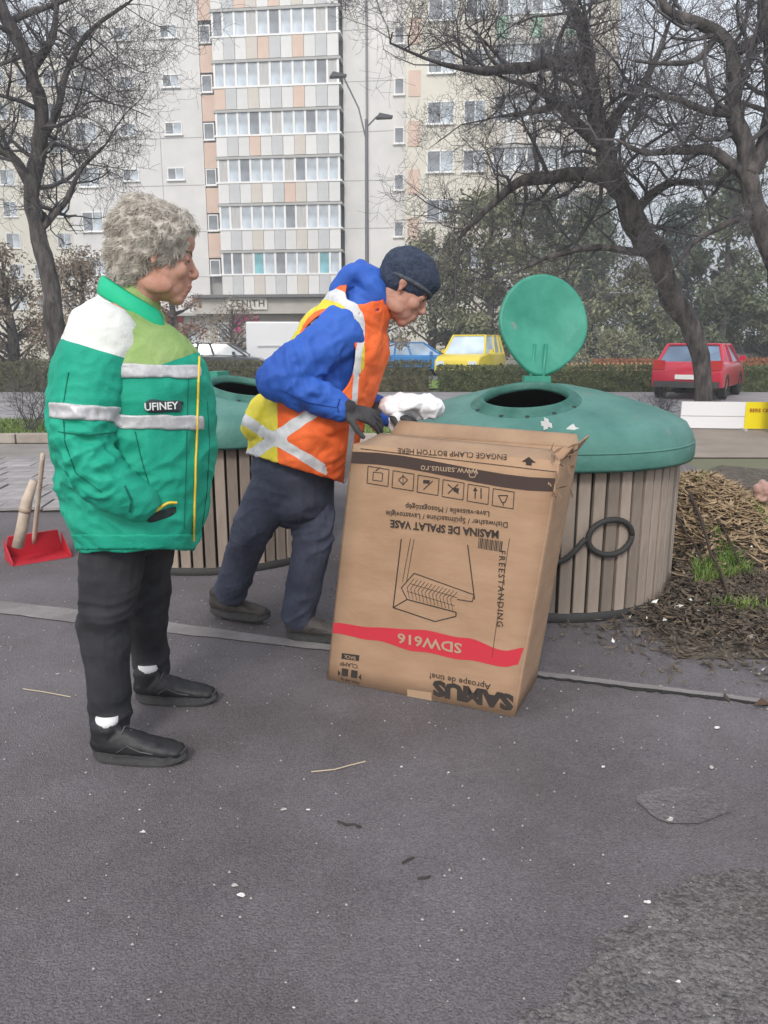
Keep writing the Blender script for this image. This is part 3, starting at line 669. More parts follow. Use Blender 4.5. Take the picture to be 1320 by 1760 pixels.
leaf_tree('evergreen_tree', 740, 400, 170, 36, 'smaller bushy olive tree behind the man in the knit cap', ev2, 8000, .15, 'round', 6, base_h=.02)
leaf_tree('evergreen_tree', 1320, 380, 200, 38, 'broad evergreen cut by the right edge of the picture', ev2, 9000, .17, 'round', 10, base_h=.02)
leaf_tree('evergreen_tree', 1090, 450, 190, 35, 'low olive evergreen between the big bare trunk and the conifers', ev2, 8000, .14, 'round', 15, base_h=.02)
leaf_tree('brown_shrub', 640, 480, 150, 33, 'tall brown leafless shrub behind the man', brn, 7000, .09, 'round', 7, 'shrubs in front of the apartment block', .02)
leaf_tree('brown_shrub', 400, 520, 150, 40, 'brown shrub in front of the shop windows', brn, 3500, .08, 'round', 17, 'shrubs in front of the apartment block', .02)
leaf_tree('russet_shrub', 300, 430, 120, 31, 'russet shrub in front of the block, beside the woman\'s face', rst, 4500, .08, 'round', 8, 'shrubs in front of the apartment block', .02)
leaf_tree('brown_shrub', 150, 440, 210, 26, 'pale brown twiggy shrub behind the woman\'s back', brn, 9000, .08, 'round', 11, 'shrubs in front of the apartment block', .02)
leaf_tree('brown_shrub', 20, 420, 200, 25, 'pale brown twiggy shrub at the far left edge', brn, 9000, .08, 'round', 12, 'shrubs in front of the apartment block', .02)
leaf_tree('green_bush', 205, 545, 120, 23.5, 'small green bush above the hedge behind the woman\'s shoulder', mat('bush_green', (.06, .12, .03), .85, (.16, .24, .08), scale=2), 4500, .07, 'round', 13, 'shrubs in front of the apartment block', .02)
leaf_tree('green_bush', 1060, 565, 160, 32, 'low green bush behind the picket fence', ev2, 4000, .08, 'round', 14, 'shrubs in front of the apartment block', .02)
# bare shrubs by the road
def bare_shrub(px, d, h, label, seed):
    rng = random.Random(seed); mb = MB(); x = P(px, 600, d).x
    for _ in range(16): grow(mb, Vector((rng.gauss(0, .05), rng.gauss(0, .05), 0)), Vector((rng.gauss(0, .5), rng.gauss(0, .5), 1)).normalized(), h*rng.uniform(.5, 1), .008, 2, rng, .6, .1, .2)
    o = mb.build('bare_shrub', twig); o.location = (x, d, .0); return tag(o, label, 'shrub', 'bare shrubs at the roadside')
bare_shrub(38, 11.2, 1.0, 'thin bare shrub in the grass strip at the left edge', 4)
bare_shrub(1232, 13.2, .45, 'small dark bare shrub beside the red car', 5)
bare_shrub(1150, 14.2, .5, 'wiry bare shrub behind the container dome', 6)

# ================================================================== CONTAINERS
dome_m = mat('container_green', (.030, .130, .108), .5, (.10, .245, .21), scale=3.0, detail=12, bump=.45, bscale=22, speck=(5, .66, (.13, .19, .16)), lo=.28, hi=.76)
lid_m = mat('lid_green', (.015, .19, .13), .45, (.05, .29, .21), scale=4, detail=12, bump=.3, bscale=20, speck=(9, .68, (.14, .24, .2)))
slat_m = mat('slat_wood', (.13, .105, .09), .85, (.36, .30, .25), scale=5, detail=9, bump=.7, bscale=30, stretch=(1, 1, .22), lo=.28, hi=.7, rnd=.28)
tub_m = mat('tub_dark', (.018, .017, .016), .9); rub = mat('rubber', (.03, .03, .03), .7)
def container(loc, label):
    r = empty('waste_container', loc, 0, label, 'waste container', 'semi-underground waste containers')
    MB().lathe([(.0, .02), (.70, .02), (.705, .06), (.70, .74), (.66, .74), (.64, .30), (.0, .28)], 48).build('tub', tub_m, r, True)
    MB().lathe([(.70, -.02), (.742, -.02), (.745, .045), (.71, .05), (.70, -.02)], 64).build('base_ring', rub, r, True)
    N = 64; sm = None; wv = 2*pi*.724/N*.80
    for k in range(N):
        a = 2*pi*k/N
        if sm is None:
            o = MB().box(-wv/2, wv/2, -.012, .012, .035, .735).build('slat', slat_m, r); bevel(o, .003, 1); bake(o); sm = o.data
        else: o = link('slat', sm, r)
        rr = .721+random.uniform(-.004, .004); o.location = (rr*cos(a), rr*sin(a), random.uniform(-.006, .006)); o.rotation_euler = (random.uniform(-.006, .006), 0, a+pi/2+random.uniform(-.02, .02))
    prof = [(.805, .745), (.815, .735), (.82, .75), (.822, .80), (.805, .86), (.77, .915), (.70, .952), (.60, .988), (.46, 1.028), (.30, 1.068), (.14, 1.096), (.0, 1.104)]
    hc = Vector((-.150, -.335, 0)); rr = .212
    def hz(x, y):
        q = sqrt(x*x+y*y)/.972
        for (ra, za), (rb, zb) in zip(prof[3:], prof[4:]):
            if rb <= q <= ra: return zb+(za-zb)*(q-rb)/(ra-rb)
        return 1.104
    fine = []
    for (ra, za), (rb, zb) in zip(prof, prof[1:]):
        k = max(1, int(abs(ra-rb)/.018))
        fine += [(ra+(rb-ra)*t/k, za+(zb-za)*t/k) for t in range(k)]
    fine.append((.004, 1.104))
    fine = [(r_*.972, z_) for r_, z_ in fine]
    d = MB().lathe(fine, 150).build('dome', dome_m, r, True); bm = bmesh.new(); bm.from_mesh(d.data)
    bmesh.ops.delete(bm, geom=[f for f in bm.faces if (Vector(f.calc_center_median()).xy-hc.xy).length < rr], context='FACES')
    for v in bm.verts:
        if v.is_boundary and (v.co.xy-hc.xy).length < rr+.05:
            w_ = v.co.xy-hc.xy; w_ = w_.normalized()*rr+hc.xy; v.co = (w_.x, w_.y, hz(w_.x, w_.y))
    bm.to_mesh(d.data); bm.free(); d.data.materials.append(tub_m)
    so_ = d.modifiers.new('s', 'SOLIDIFY'); so_.thickness = .022; sg_ = sum((p.normal.dot(p.center-Vector((0, 0, .7))) > 0) for p in d.data.polygons) > len(d.data.polygons)/2; so_.offset = -1 if sg_ else 1; print('dome outward', sg_)
    so_.material_offset = 1; so_.material_offset_rim = 0
    # collar follows the dome surface round the hole
    V = []; Fc = []; n = 72; cs = [(-.004, -.012), (-.006, .012), (.004, .024), (.018, .022), (.024, .010), (.060, .002), (.075, -.006)]
    for k in range(n):
        a = 2*pi*k/n
        for (dr, dz) in cs:
            x = hc.x+(rr+dr)*cos(a); y = hc.y+(rr+dr)*sin(a); V.append((x, y, hz(x, y)+dz))
    m = len(cs)
    for k in range(n):
        for j in range(m-1): Fc.append((k*m+j, ((k+1) % n)*m+j, ((k+1) % n)*m+j+1, k*m+j+1))
    link('opening_collar', mesh(V, Fc), r, mat('collar_green', (.018, .10, .08), .6, (.05, .16, .13), scale=9, bump=.4, bscale=30), True)
    for a in (200, 235, 262, 290, 320):
        x = hc.x+.265*cos(radians(a)); y = hc.y+.265*sin(radians(a)); mb = MB()
        mb.lathe([(.0, .006), (.009, .005), (.011, -.002)], 12, (x, y, hz(x, y)+.002)); mb.build('bolt', rub, r)
    # hinge
    hp = Vector((hc.x+.10, hc.y+.25, 0)); z = hz(hp.x, hp.y)
    MB().box(hp.x-.07, hp.x+.07, hp.y-.03, hp.y+.04, z-.01, z+.045).build('hinge', lid_m, r)
    return r, hc, hz
c1p = P(926, 800, 4.17); nearc, hc, hz = container((c1p.x, 4.17, 0), 'green domed wooden-slatted container with its round lid standing open, behind the cardboard box')
farc = empty('tmp', (0, 0, 0)); bpy.data.objects.remove(farc)
c2 = copy_tree(nearc); q = P(372, 800, 4.93); c2.location = (q.x, 4.93, 0); c2.rotation_euler = (0, 0, radians(70)); c2['label'] = 'second green domed slatted container, half hidden behind the woman in the green jacket'
# stickers, a hose loop and dirt on the near one only
stk = mat('sticker', (.7, .72, .72), .6)
def ondome(px, py):
    r = ray(px, py); o = Vector((0, 0, CAM_H)); c = Vector(nearc.location); t = 2.5
    for _ in range(4000):
        p = o+r*t-c
        if sqrt(p.x**2+p.y**2) < .80 and p.z < hz(p.x, p.y): break
        t += .0008
    return p
def decal(px, py, shp, nm, m=stk, up=.004):
    p0 = ondome(px, py); s = MB(); pts = []
    e = .01; n = Vector((hz(p0.x-e, p0.y)-hz(p0.x+e, p0.y), hz(p0.x, p0.y-e)-hz(p0.x, p0.y+e), 2*e)).normalized()
    a = n.cross(Vector((0, 1, 0))).normalized(); a = Vector((1, 0, 0))-n*n.x; a.normalize(); b = n.cross(a)
    V = [p0+n*up+a*x+b*y for x, y in shp]; N = len(V); V2 = [v-n*.003 for v in V]
    s.add(V+V2, [tuple(range(N)), tuple(N+i for i in reversed(range(N)))]+[(i, i+N, (i+1) % N+N, (i+1) % N) for i in range(N)]); return s.build(nm, m, nearc)
cx = .028; th = .010
decal(938, 729, [(-cx, -th), (-th, -th), (-th*1.2, -cx), (th, -cx*.8), (th*1.3, -th), (cx, -th*.6), (cx*1.2, th*1.2), (th*1.4, th), (th, cx*.7), (-th, cx), (-th*1.2, th*1.1), (-cx*.9, th)], 'tape_cross')
decal(985, 733, [(-.03, .012), (-.012, -.004), (.002, -.012), (.012, .004), (.028, .008), (.006, .016)], 'torn_sticker')
# oval letters stamped round the collar
hose = MB(); pts = []
for k in range(40):
    t = k/39; a = radians(-118+34*t); rr_ = .748+.01*sin(t*9); z = .52+.10*sin(t*pi*2.2)-.16*t; pts.append((rr_*cos(a), rr_*sin(a), z))
hose.tube(pts, .013, 8).build('rubber_strap', rub, nearc, True)
pts = [(.75*cos(radians(-74+9*cos(t))), .75*sin(radians(-74+9*cos(t))), .42+.085*sin(t)) for t in [2*pi*k/30 for k in range(31)]]
MB().tube(pts, .014, 8).build('rubber_ring', rub, nearc, True)
# lid: a shallow dish, standing nearly upright on its hinge
hinge = Vector(nearc.location)+Vector((hc.x+.10, hc.y+.25, hz(hc.x+.10, hc.y+.25)+.02))
lid = MB(); Rl = .245; n = 56
def egg(a, R):   # round lid with a tongue towards the hinge (down)
    x = R*cos(a); y = R*1.12*sin(a); s = 1
    if sin(a) < 0: x *= (1-.30*(-sin(a))**1.6)
    return x, y
rings = [(0, .035), (.35, .033), (.7, .022), (.90, .004), (.97, .0), (1.0, .012), (1.02, .004), (1.0, -.012), (.95, -.012), (.7, .004), (.35, .018), (0, .020)]
V = []; Fc = []
for f, dz in rings:
    for k in range(n):
        x, y = egg(2*pi*k/n, Rl*f); V.append((x, y, dz))
for i in range(len(rings)-1):
    for k in range(n): Fc.append((i*n+k, i*n+(k+1) % n, (i+1)*n+(k+1) % n, (i+1)*n+k))
lo = link('lid', mesh(V, Fc), nearc, lid_m, True)
lc = P(936, 566, hinge.y+.03)
upv = (Vector((lc.x, lc.y+.05, lc.z))-hinge); upv.normalize(); nrm = Vector((-.10, 1, .10)); nrm = (nrm-upv*nrm.dot(upv)).normalized(); rt = upv.cross(nrm)
M_ = Matrix.Identity(4)
for i in range(3): M_[i][0] = rt[i]; M_[i][1] = upv[i]; M_[i][2] = nrm[i]
cl = hinge+upv*(Rl*1.12+.03); M_.translation = cl-Vector(nearc.location); lo.matrix_local = M_
arm = MB(); h0 = hinge-Vector(nearc.location)
arm.tube([h0+Vector((-.035, 0, 0)), h0+upv*.10+Vector((-.03, .0, 0)), h0+upv*.2+Vector((-.03, .01, 0))], .009, 8).tube([h0+Vector((.035, 0, 0)), h0+upv*.10+Vector((.03, .0, 0)), h0+upv*.2+Vector((.03, .01, 0))], .009, 8)
arm.build('lid_arm', lid_m, nearc, True)

# lifting eye in the middle of the dome and a moulded rib round the skirt
MB().tube([(.792*cos(2*pi*k/90), .792*sin(2*pi*k/90), .822) for k in range(91)], .006, 6, cap=False).build('skirt_rib', dome_m, nearc, True)
MB().tube([(.05*cos(pi*k/10), 0.05, hz(0, .05)-.01+.05*sin(pi*k/10)) for k in range(11)], .007, 8).build('lifting_eye', mat('zinc', (.25, .25, .26), .5, metal=.4), nearc, True)
# ================================================================== CARDBOARD BOX
card = mat('cardboard', (.33, .205, .125), .85, (.42, .275, .18), scale=5, detail=8, bump=.12, bscale=60, stretch=(1, 1, 3), lo=.3, hi=.75)
cardin = mat('cardboard_inside', (.26, .17, .11), .9, (.34, .23, .15), scale=6)
ink = mat('print_dark', (.035, .028, .025), .75); inkb = mat('print_brown', (.055, .035, .03), .75); inkr = mat('print_red', (.52, .03, .05), .7); inkl = mat('print_light', (.40, .29, .20), .75); tape = mat('packing_tape', (.50, .38, .26), .3)
BL = G(562, 1168); BR = G(884, 1233); Rv = (BR-BL); Wb = Rv.length; Rv.normalize(); Nb = Vector((-Rv.y, Rv.x, 0))   # Nb points away from the camera
if Nb.y < 0: Nb = -Nb
def onbox(px, py, off=.0015):
    r = ray(px, py); o = Vector((0, 0, CAM_H)); t = (BL-o).dot(Nb)/r.dot(Nb); return o+r*t-Nb*off
TL = onbox(605, 764, 0); TR = onbox(962, 792, 0); DB = .34
box = empty('cardboard_box', BL, 0, 'large upright cardboard appliance box printed upside down in brown and red, before the container', 'box')
W2L = Matrix.Translation(-BL)
def bquad(name, pts, m, th=.006, parent=None, nrm=None, nx=10, nz_=12, wob=.006):
    """thin board from 4 corners (bl, br, tr, tl), slightly dented"""
    a, b, c, d = [Vector(p)-BL for p in pts]; n = (b-a).cross(d-a).normalized(); V = []; Fc = []
    for j in range(nz_+1):
        for i in range(nx+1):
            s = i/nx; t = j/nz_; p = (a*(1-s)+b*s)*(1-t)+(d*(1-s)+c*s)*t
            e = min(1, 6*s, 6*(1-s), 6*t, 6*(1-t)); V.append(p+n*wob*e*nz(p, 3.1))
    k = len(V); V += [v-n*th for v in V]
    for j in range(nz_):
        for i in range(nx):
            q = j*(nx+1)+i; Fc.append((q, q+1, q+nx+2, q+nx+1)); Fc.append((k+q+nx+1, k+q+nx+2, k+q+1, k+q))
    rim = [i for i in range(nx+1)]+[j*(nx+1)+nx for j in range(1, nz_+1)]+[nz_*(nx+1)+i for i in reversed(range(nx))]+[j*(nx+1) for j in reversed(range(1, nz_))]
    for i in range(len(rim)): q, r_ = rim[i], rim[(i+1) % len(rim)]; Fc.append((q, q+k, r_+k, r_))
    return link(name, mesh(V, Fc), parent or box, m, True)
up = Vector((0, 0, .004)); N = Nb*DB
f = bquad('front_panel', [BL+up, BR+up, TR, TL], card, wob=0)
bquad('side_panel', [BR+up+Rv*.001, BR+up+N, TR+N, TR+Rv*.001], card)
bquad('side_panel', [BL+up+N, BL+up, TL, TL+N], card)
bquad('back_panel', [BR+up+N, BL+up+N, TL+N, TR+N], card)
bquad('bottom_panel', [BL+up*2, BR+up*2, BR+N+up*2, BL+N+up*2], cardin, wob=0)
Zf = Vector((0, 0, 1))
# flaps: rear flap stands up, right flap bent outward and torn, left folded in, front one folded down inside
bquad('flap', [TL+N, TR+N, TR+N+Zf*.045+Nb*.06-Rv*.02, TL+N+Zf*.055+Nb*.05+Rv*.02], cardin, nz_=5)
bquad('flap', [TR+Rv*.004, TR+N+Rv*.004, TR+N*.95+Zf*.05+Rv*.04, TR+Nb*.02+Zf*.04+Rv*.035], cardin, nz_=5, wob=.02)
bquad('flap', [TL+N, TL, TL+Zf*.02+Rv*.10+Nb*.03-Zf*.05, TL+N+Rv*.10-Zf*.04], cardin, nz_=5)
bquad('flap', [TL+Nb*.02-Zf*.01, TR+Nb*.02-Zf*.01, TR+Nb*.12+Zf*.02-Rv*.05, TL+Nb*.14+Zf*.03+Rv*.05], cardin, nz_=5)
# worn torn cardboard bits at the upper right corner
tb = MB(); rng = random.Random(4)
for k in range(26):
    c = (TR-BL)+Vector((rng.uniform(-.03, .05), rng.uniform(-.02, .03), rng.uniform(-.12, .05))); a = Vector((rng.gauss(0, 1), rng.gauss(0, 1), rng.gauss(0, 1))).normalized()*rng.uniform(.008, .03); b = a.cross(Vector((rng.gauss(0, 1),)*3)+Vector((.1, .7, .2))).normalized()*.006
    tb.add([c-a, c+b, c+a, c-b], [(0, 1, 2, 3)])
tb.build('torn_edge', cardin, box)
# ---- print
Uf = ((TL+TR)/2-(BL+BR)/2).normalized()
def poly(name, pts, m, off=.0015):
    V = [onbox(x, y, off)-BL for x, y in pts]; n = len(V); return link(name, mesh(V, [tuple(range(n))]), box, m)
def band(name, top, bot, m, off=.0015, sub=8):
    """strip between two pixel polylines with the same number of points"""
    V = []; Fc = []; T = []; B = []
    for i in range(len(top)-1):
        for k in range(sub):
            s = k/sub; s2 = s*s*(3-2*s); T.append((top[i][0]*(1-s)+top[i+1][0]*s, top[i][1]*(1-s2)+top[i+1][1]*s2)); B.append((bot[i][0]*(1-s)+bot[i+1][0]*s, bot[i][1]*(1-s2)+bot[i+1][1]*s2))
    T.append(top[-1]); B.append(bot[-1])
    for a, b in zip(T, B): V += [onbox(*a, off)-BL, onbox(*b, off)-BL]
    for i in range(len(T)-1): Fc.append((2*i, 2*i+1, 2*i+3, 2*i+2))
    return link(name, mesh(V, Fc), box, m)
def line(pts, wpx=2, m=None, name='printed_line', closed=False):
    mb = MB(); pts = list(pts)+([pts[0]] if closed else [])
    for (xa, ya), (xb, yb) in zip(pts, pts[1:]):
        l = sqrt((xb-xa)**2+(yb-ya)**2) or 1; nx, ny = -(yb-ya)/l*wpx/2, (xb-xa)/l*wpx/2; k = len(mb.v)
        mb.v += [tuple(onbox(x, y, .002)-BL) for x, y in ((xa-nx, ya-ny), (xb-nx, yb-ny), (xb+nx, yb+ny), (xa+nx, ya+ny))]; mb.f.append((k, k+1, k+2, k+3))
    return mb.build(name, m or ink, box)
def xl(y): return 605-(y-764)*.108      # left edge of the front face at photo row y
def xr(y): return 962-(y-792)*.177
def sl(x, yl, yr): return yl+(yr-yl)*(x-600)/350.0
band('printed_band', [(xl(776)+2, 776), (xr(822)-2, 822)], [(xl(796)+2, 796), (xr(845)-2, 845)], inkb)
line([(xl(754)+14, 771), (xr(801)-3, 811)], 1.2)
band('red_wave', [(xl(1070)+2, 1070), (640, 1078), (720, 1082), (800, 1096), (870, 1118), (xr(1122)-3, 1113)], [(xl(1088)+2, 1088), (640, 1100), (720, 1120), (800, 1134), (870, 1146), (xr(1140)-10, 1142)], inkr)
def T(s, px, py, hpx, m=ink, rot=180, bold=0, sx=1, spacing=1.0):
    o = onbox(px, py, .0032); sc = (onbox(px+10, py)-onbox(px, py)).length/10
    sl_ = atan2(.05+.14*(py-760)/450, 1); R2 = Rv.copy(); U2 = Zf.copy()
    if rot == 180: r_, u_ = -R2, -U2
    elif rot == 90: r_, u_ = -U2, R2
    else: r_, u_ = R2, U2
    return text('lettering', s, m, box, o-BL, r_, u_, hpx*sc*1.38, .0004, bold=bold*sc, sx=sx, spacing=spacing)
T('ENGAGE CLAMP BOTTOM HERE', 775, 779, 9, ink, sx=1.05)
T('www.samus.ro', 772, 808, 12, inkl)
T('MASINA DE SPALAT VASE', 762, 908, 13, ink, bold=.5, sx=.92)
T('Dishwasher / Spülmaschine / Lavastoviglie', 765, 891, 9.5, ink, sx=.95)
T('Lave-vaisselle / Mosogatógép', 768, 876, 9.5, ink, sx=.95)
T('FREESTANDING', 861, 1012, 11, ink, rot=90, spacing=1.25, sx=1.05)
T('SDW616', 738, 1104, 17, inkl, bold=.5, sx=1.25)
T('Aproape de tine!', 790, 1170, 11, ink)
T('SAMUS', 812, 1193, 26, ink, bold=2.2, sx=1.22)
poly('printed_label', [(588, 1122), (618, 1126), (617, 1136), (587, 1132)], ink)
T('BACK', 602, 1129, 5.5, inkl)
T('CLAMP', 600, 1142, 7, ink)
for (x, y) in ((590, 1155), (606, 1158)): poly('clamp_icon', [(x-2, y-7), (x+9, y-5), (x+8, y+8), (x-3, y+6)], ink)
for (x, y, s) in ((581, 1156, -1), (621, 1163, 1)): poly('clamp_arrow', [(x, y-5), (x+s*-5, y+1), (x, y+6)], ink)
T('MAX 300 kg', 602, 1170, 4.5, ink)
line([(876, 925), (851, 1091), (846, 1130)], .9)
line([(690, 926), (676, 1044)], 1.8); line([(804, 936), (816, 1030)], 1.8); line([(706, 925), (692, 1000)], .9); line([(712, 926), (699, 1000)], .9)
line([(676, 1044), (748, 1068), (784, 1059), (784, 1052), (700, 1030), (676, 1044)], 1.8)
line([(700, 1030), (690, 1010), (712, 985), (815, 1022), (812, 1034), (786, 1030)], 1.5)
for k in range(13): line([(704+6.2*k, 1028+1.7*k), (700+6.2*k, 1010+1.6*k), (712+6.2*k, 994+1.9*k)], .8)
line([(700, 1016), (782, 1041)], .8); line([(706, 1003), (786, 1027)], .8)
for k in range(15):      # bar code
    x = 824+2.8*k; line([(x, 924+k*.45), (x-2, 942+k*.45)], 1.0+(k*7 % 3)*.5)
for k in range(6):       # pictogram boxes
    x = 650+43*k; y = 817+k*7.7; c = [(x-17, y-16), (x+19, y-10), (x+17, y+19), (x-19, y+13)]
    line(c, 1.3, closed=True)
    [lambda: (line([(x-8, y-6), (x-9, y+8), (x+7, y+10), (x+8, y-4)], 1.2, closed=True), line([(x-4, y-8), (x+4, y-14)], 1.5)),
     lambda: (line([(x-8, y), (x, y-7), (x+8, y), (x, y+8)], 1.4, closed=True), line([(x, y-10), (x, y+10)], 1)),
     lambda: (poly('pictogram', [(x-8, y-8), (x+3, y-7), (x+2, y-1), (x-9, y-2)], ink), line([(x-8, y+9), (x+8, y-6)], 1.6)),
     lambda: (line([(x-9, y+8), (x+9, y-8)], 1.8), line([(x-9, y-8), (x+9, y+8)], 1.8), poly('pictogram', [(x+2, y-2), (x+10, y-1), (x+9, y+6), (x+1, y+5)], ink)),
     lambda: (line([(x-5, y+9), (x-5, y-9)], 2), line([(x+5, y+9), (x+5, y-9)], 2), poly('pictogram', [(x-9, y-4), (x-1, y-4), (x-5, y-11)], ink)),
     lambda: (line([(x-8, y-4), (x-2, y+8), (x+3, y+8), (x+8, y-4)], 1.6, closed=True), line([(x, y+8), (x, y+14)], 1.5))][k]()
poly('printed_arrow', [(897, 793), (909, 785), (921, 795), (914, 795), (914, 800), (904, 799), (904, 794)], ink)
line([(806, 812), (812, 808), (820, 812), (816, 820), (808, 820)], 1.4, inkl, closed=True)
poly('packing_tape', [(700, 1196), (742, 1204), (742, 1190), (700, 1184)], mat('tape_faint', (.38, .26, .17), .35))

# ================================================================== DUSTPAN, BAG, DEBRIS, LITTER
redp = mat('plastic_red', (.50, .02, .04), .45, (.42, .02, .03), scale=6, bump=.1)
dpo = G(72, 972)
dp = empty('dustpan', dpo, 0, 'red plastic dustpan with a long pale handle standing on the asphalt at the left edge', 'dustpan')
a = G(24, 974)-dpo; b = G(122, 958)-dpo; dv = (b-a).normalized(); nv = Vector((-dv.y, dv.x, 0)); wdt = (b-a).length
pan = MB().hexa([a, b, b+nv*.19, a+nv*.19], [a+Vector((0, 0, .006)), b+Vector((0, 0, .006)), b+nv*.19+Vector((0, 0, .012)), a+nv*.19+Vector((0, 0, .012))])
pan.hexa([a+nv*.19-dv*.008, b+nv*.19+dv*.008, b+nv*.205+dv*.008, a+nv*.205-dv*.008], [a+nv*.17+Vector((0, 0, .15))+dv*.02, b+nv*.17+Vector((0, 0, .15))-dv*.02, b+nv*.19+Vector((0, 0, .15))-dv*.02, a+nv*.19+Vector((0, 0, .15))+dv*.02])
for p, s in ((a, -1), (b, 1)):
    pan.hexa([p, p+dv*.008*s, p+nv*.195+dv*.008*s, p+nv*.195], [p+Vector((0, 0, .02)), p+dv*.008*s+Vector((0, 0, .02)), p+nv*.19+dv*.008*s+Vector((0, 0, .13)), p+nv*.19+Vector((0, 0, .13))])
pn = pan.build('pan', redp, dp); bevel(pn, .004)
hs = (a+b)/2+nv*.19+Vector((0, 0, .08)); he = P(74, 780, dpo.y+.05)-dpo
hm = mat('handle_pale', (.42, .33, .26), .6, (.55, .46, .38), scale=9, bump=.3, bscale=40)
pts = [hs.lerp(he, t/14) for t in range(15)]
MB().tube(pts, [.014]*15, 12).build('handle', hm, dp, True)
tk = P(46, 862, dpo.y)-dpo; t2 = P(30, 940, dpo.y)-dpo
MB().tube([t2, t2.lerp(tk, .5)+Vector((.004, 0, 0)), tk, P(58, 826, dpo.y)-dpo], [.032, .034, .032, .022], 14).build('wrapped_sleeve', hm, dp, True)
for t in (.82,):
    c = t2.lerp(tk, t); MB().tube([c-Vector((.004, 0, .012)), c+Vector((.004, 0, .012))], .035, 14).build('binding', mat('binding', (.36, .28, .22), .8), dp, True)
# debris heap right of the container: dry stalks and leaves, with sticks
straw = mat('dry_leaves', (.17, .115, .065), .9, (.42, .31, .19), scale=9, lo=.3, hi=.7)
darkleaf = mat('dark_litter', (.035, .028, .022), .95, (.15, .12, .09), scale=14)
hp0 = G(1300, 960)
def heapz(x, y):
    return .46*math.exp(-(((x-2.0)/.55)**2+((y-4.75)/.60)**2))+.10*math.exp(-(((x-1.6)/.40)**2+((y-3.75)/.40)**2))
V = []; Fc = []
for j in range(41):
    for i in range(41):
        x = 1.25+2.2*i/40; y = 3.0+2.9*j/40; V.append((x, y, max(.004, heapz(x, y)-.05+.05*nz((x, y, 0), 4))))
for j in range(40):
    for i in range(40): q = j*41+i; Fc.append((q, q+1, q+42, q+41))
tag(link('compost_mound', mesh(V, Fc), None, soil, True), 'mound of rotting leaves', None, None, 'stuff')
def flake(name, n, m, cx, cy, sx, sy, ln, wd, label, lift=.02):
    mb = MB(); rng = random.Random(n)
    for _ in range(n):
        x = rng.gauss(cx, sx); y = rng.gauss(cy, sy)
        if sqrt((x-nearc.location.x)**2+(y-nearc.location.y)**2) < .76: continue
        z = heapz(x, y)+rng.uniform(-.02, lift); a = rng.uniform(0, 2*pi); e = rng.uniform(-.35, .5); l = ln*rng.uniform(.4, 1.3); w_ = wd*rng.uniform(.5, 1.4)
        d = Vector((cos(a)*cos(e), sin(a)*cos(e), sin(e))); q = Vector((-sin(a), cos(a), rng.uniform(-.4, .4))).normalized()*w_; c = Vector((x, y, max(z, .008)))
        mb.add([c-d*l/2, c+q, c+d*l/2+Vector((0, 0, w_)), c-q], [(0, 1, 2, 3)])
    return tag(mb.build(name, m), label, None, None, 'stuff')
flake('dry_leaves', 8000, straw, 1.95, 4.70, .40, .30, .13, .009, 'dry straw-coloured leaves and stalks on the heap', .05)
flake('leaf_litter', 12000, darkleaf, 1.80, 3.75, .38, .36, .06, .007, 'dark rotting leaf litter', .03)
flake('dry_leaves', 1300, straw, 1.75, 3.9, .34, .34, .06, .005, 'scattered pale dry leaves')
def inbed():
    while True:
        q = G(random.uniform(1190, 1420), random.uniform(895, 1068))
        if noise.noise(q*2.6+Vector((3, 1, 0)))+.12*(q.x-1.6) > .03: return (q.x, q.y, max(.008, heapz(q.x, q.y)-.01))
blades('grass_tufts', inbed, 9000, .075, mat('tuft_green', (.07, .14, .02), .8, (.20, .28, .07), scale=3), wid=.003)
flake('torn_paper_scraps', 90, mat('paper_white', (.7, .7, .68), .8), 1.7, 3.7, .35, .40, .035, .012, 'white paper scraps in the leaf litter', .03)
flake('leaf_litter', 900, darkleaf, .3, 4.0, .30, .10, .03, .005, 'dark crumbs at the foot of the containers')
rng = random.Random(9)
for k, (x0, y0, x1, y1, r_) in enumerate(((1172, 958, 1262, 1076, .012), (1150, 965, 1225, 1040, .008), (1185, 940, 1290, 1040, .008), (1240, 935, 1320, 945, .010), (1210, 905, 1325, 890, .009))):
    p = G(x0, y0); q = G(x1, y1); p.z = heapz(p.x, p.y)+.03; q.z = heapz(q.x, q.y)+.015; m_ = [p.lerp(q, t/7)+Vector((rng.gauss(0, .008), rng.gauss(0, .008), 0)) for t in range(8)]
    tag(MB().tube(m_, [r_*(1-.5*t/7) for t in range(8)], 6).build('stick', mat('stick', (.05, .035, .028), .9)), ['longest dark stick lying slantwise on the leaf litter', 'short dark stick beside the container base', 'thin stick lying across the leaf litter to the right', 'stick poking out at the right end of the heap', 'upper stick on the straw-coloured heap'][k], 'stick', 'sticks on the debris heap')
# a grey lump of cloth at the right end of the heap
rg = MB(); c = P(1316, 842, 4.6); ell(rg, c, (.07, .06, .055)); ell(rg, c+Vector((.07, .02, -.02)), (.08, .06, .045)); ell(rg, c+Vector((-.03, 0, -.05)), (.05, .05, .04))
tag(organic('crumpled_rag', rg, mat('rag_pink', (.30, .16, .14), .8, (.40, .26, .22), scale=9), None, .008, 3, lambda p, n: .03*nz(p, 14)+.012*nz(p, 40)), 'crumpled reddish rag at the right edge on top of the debris heap', 'rag')
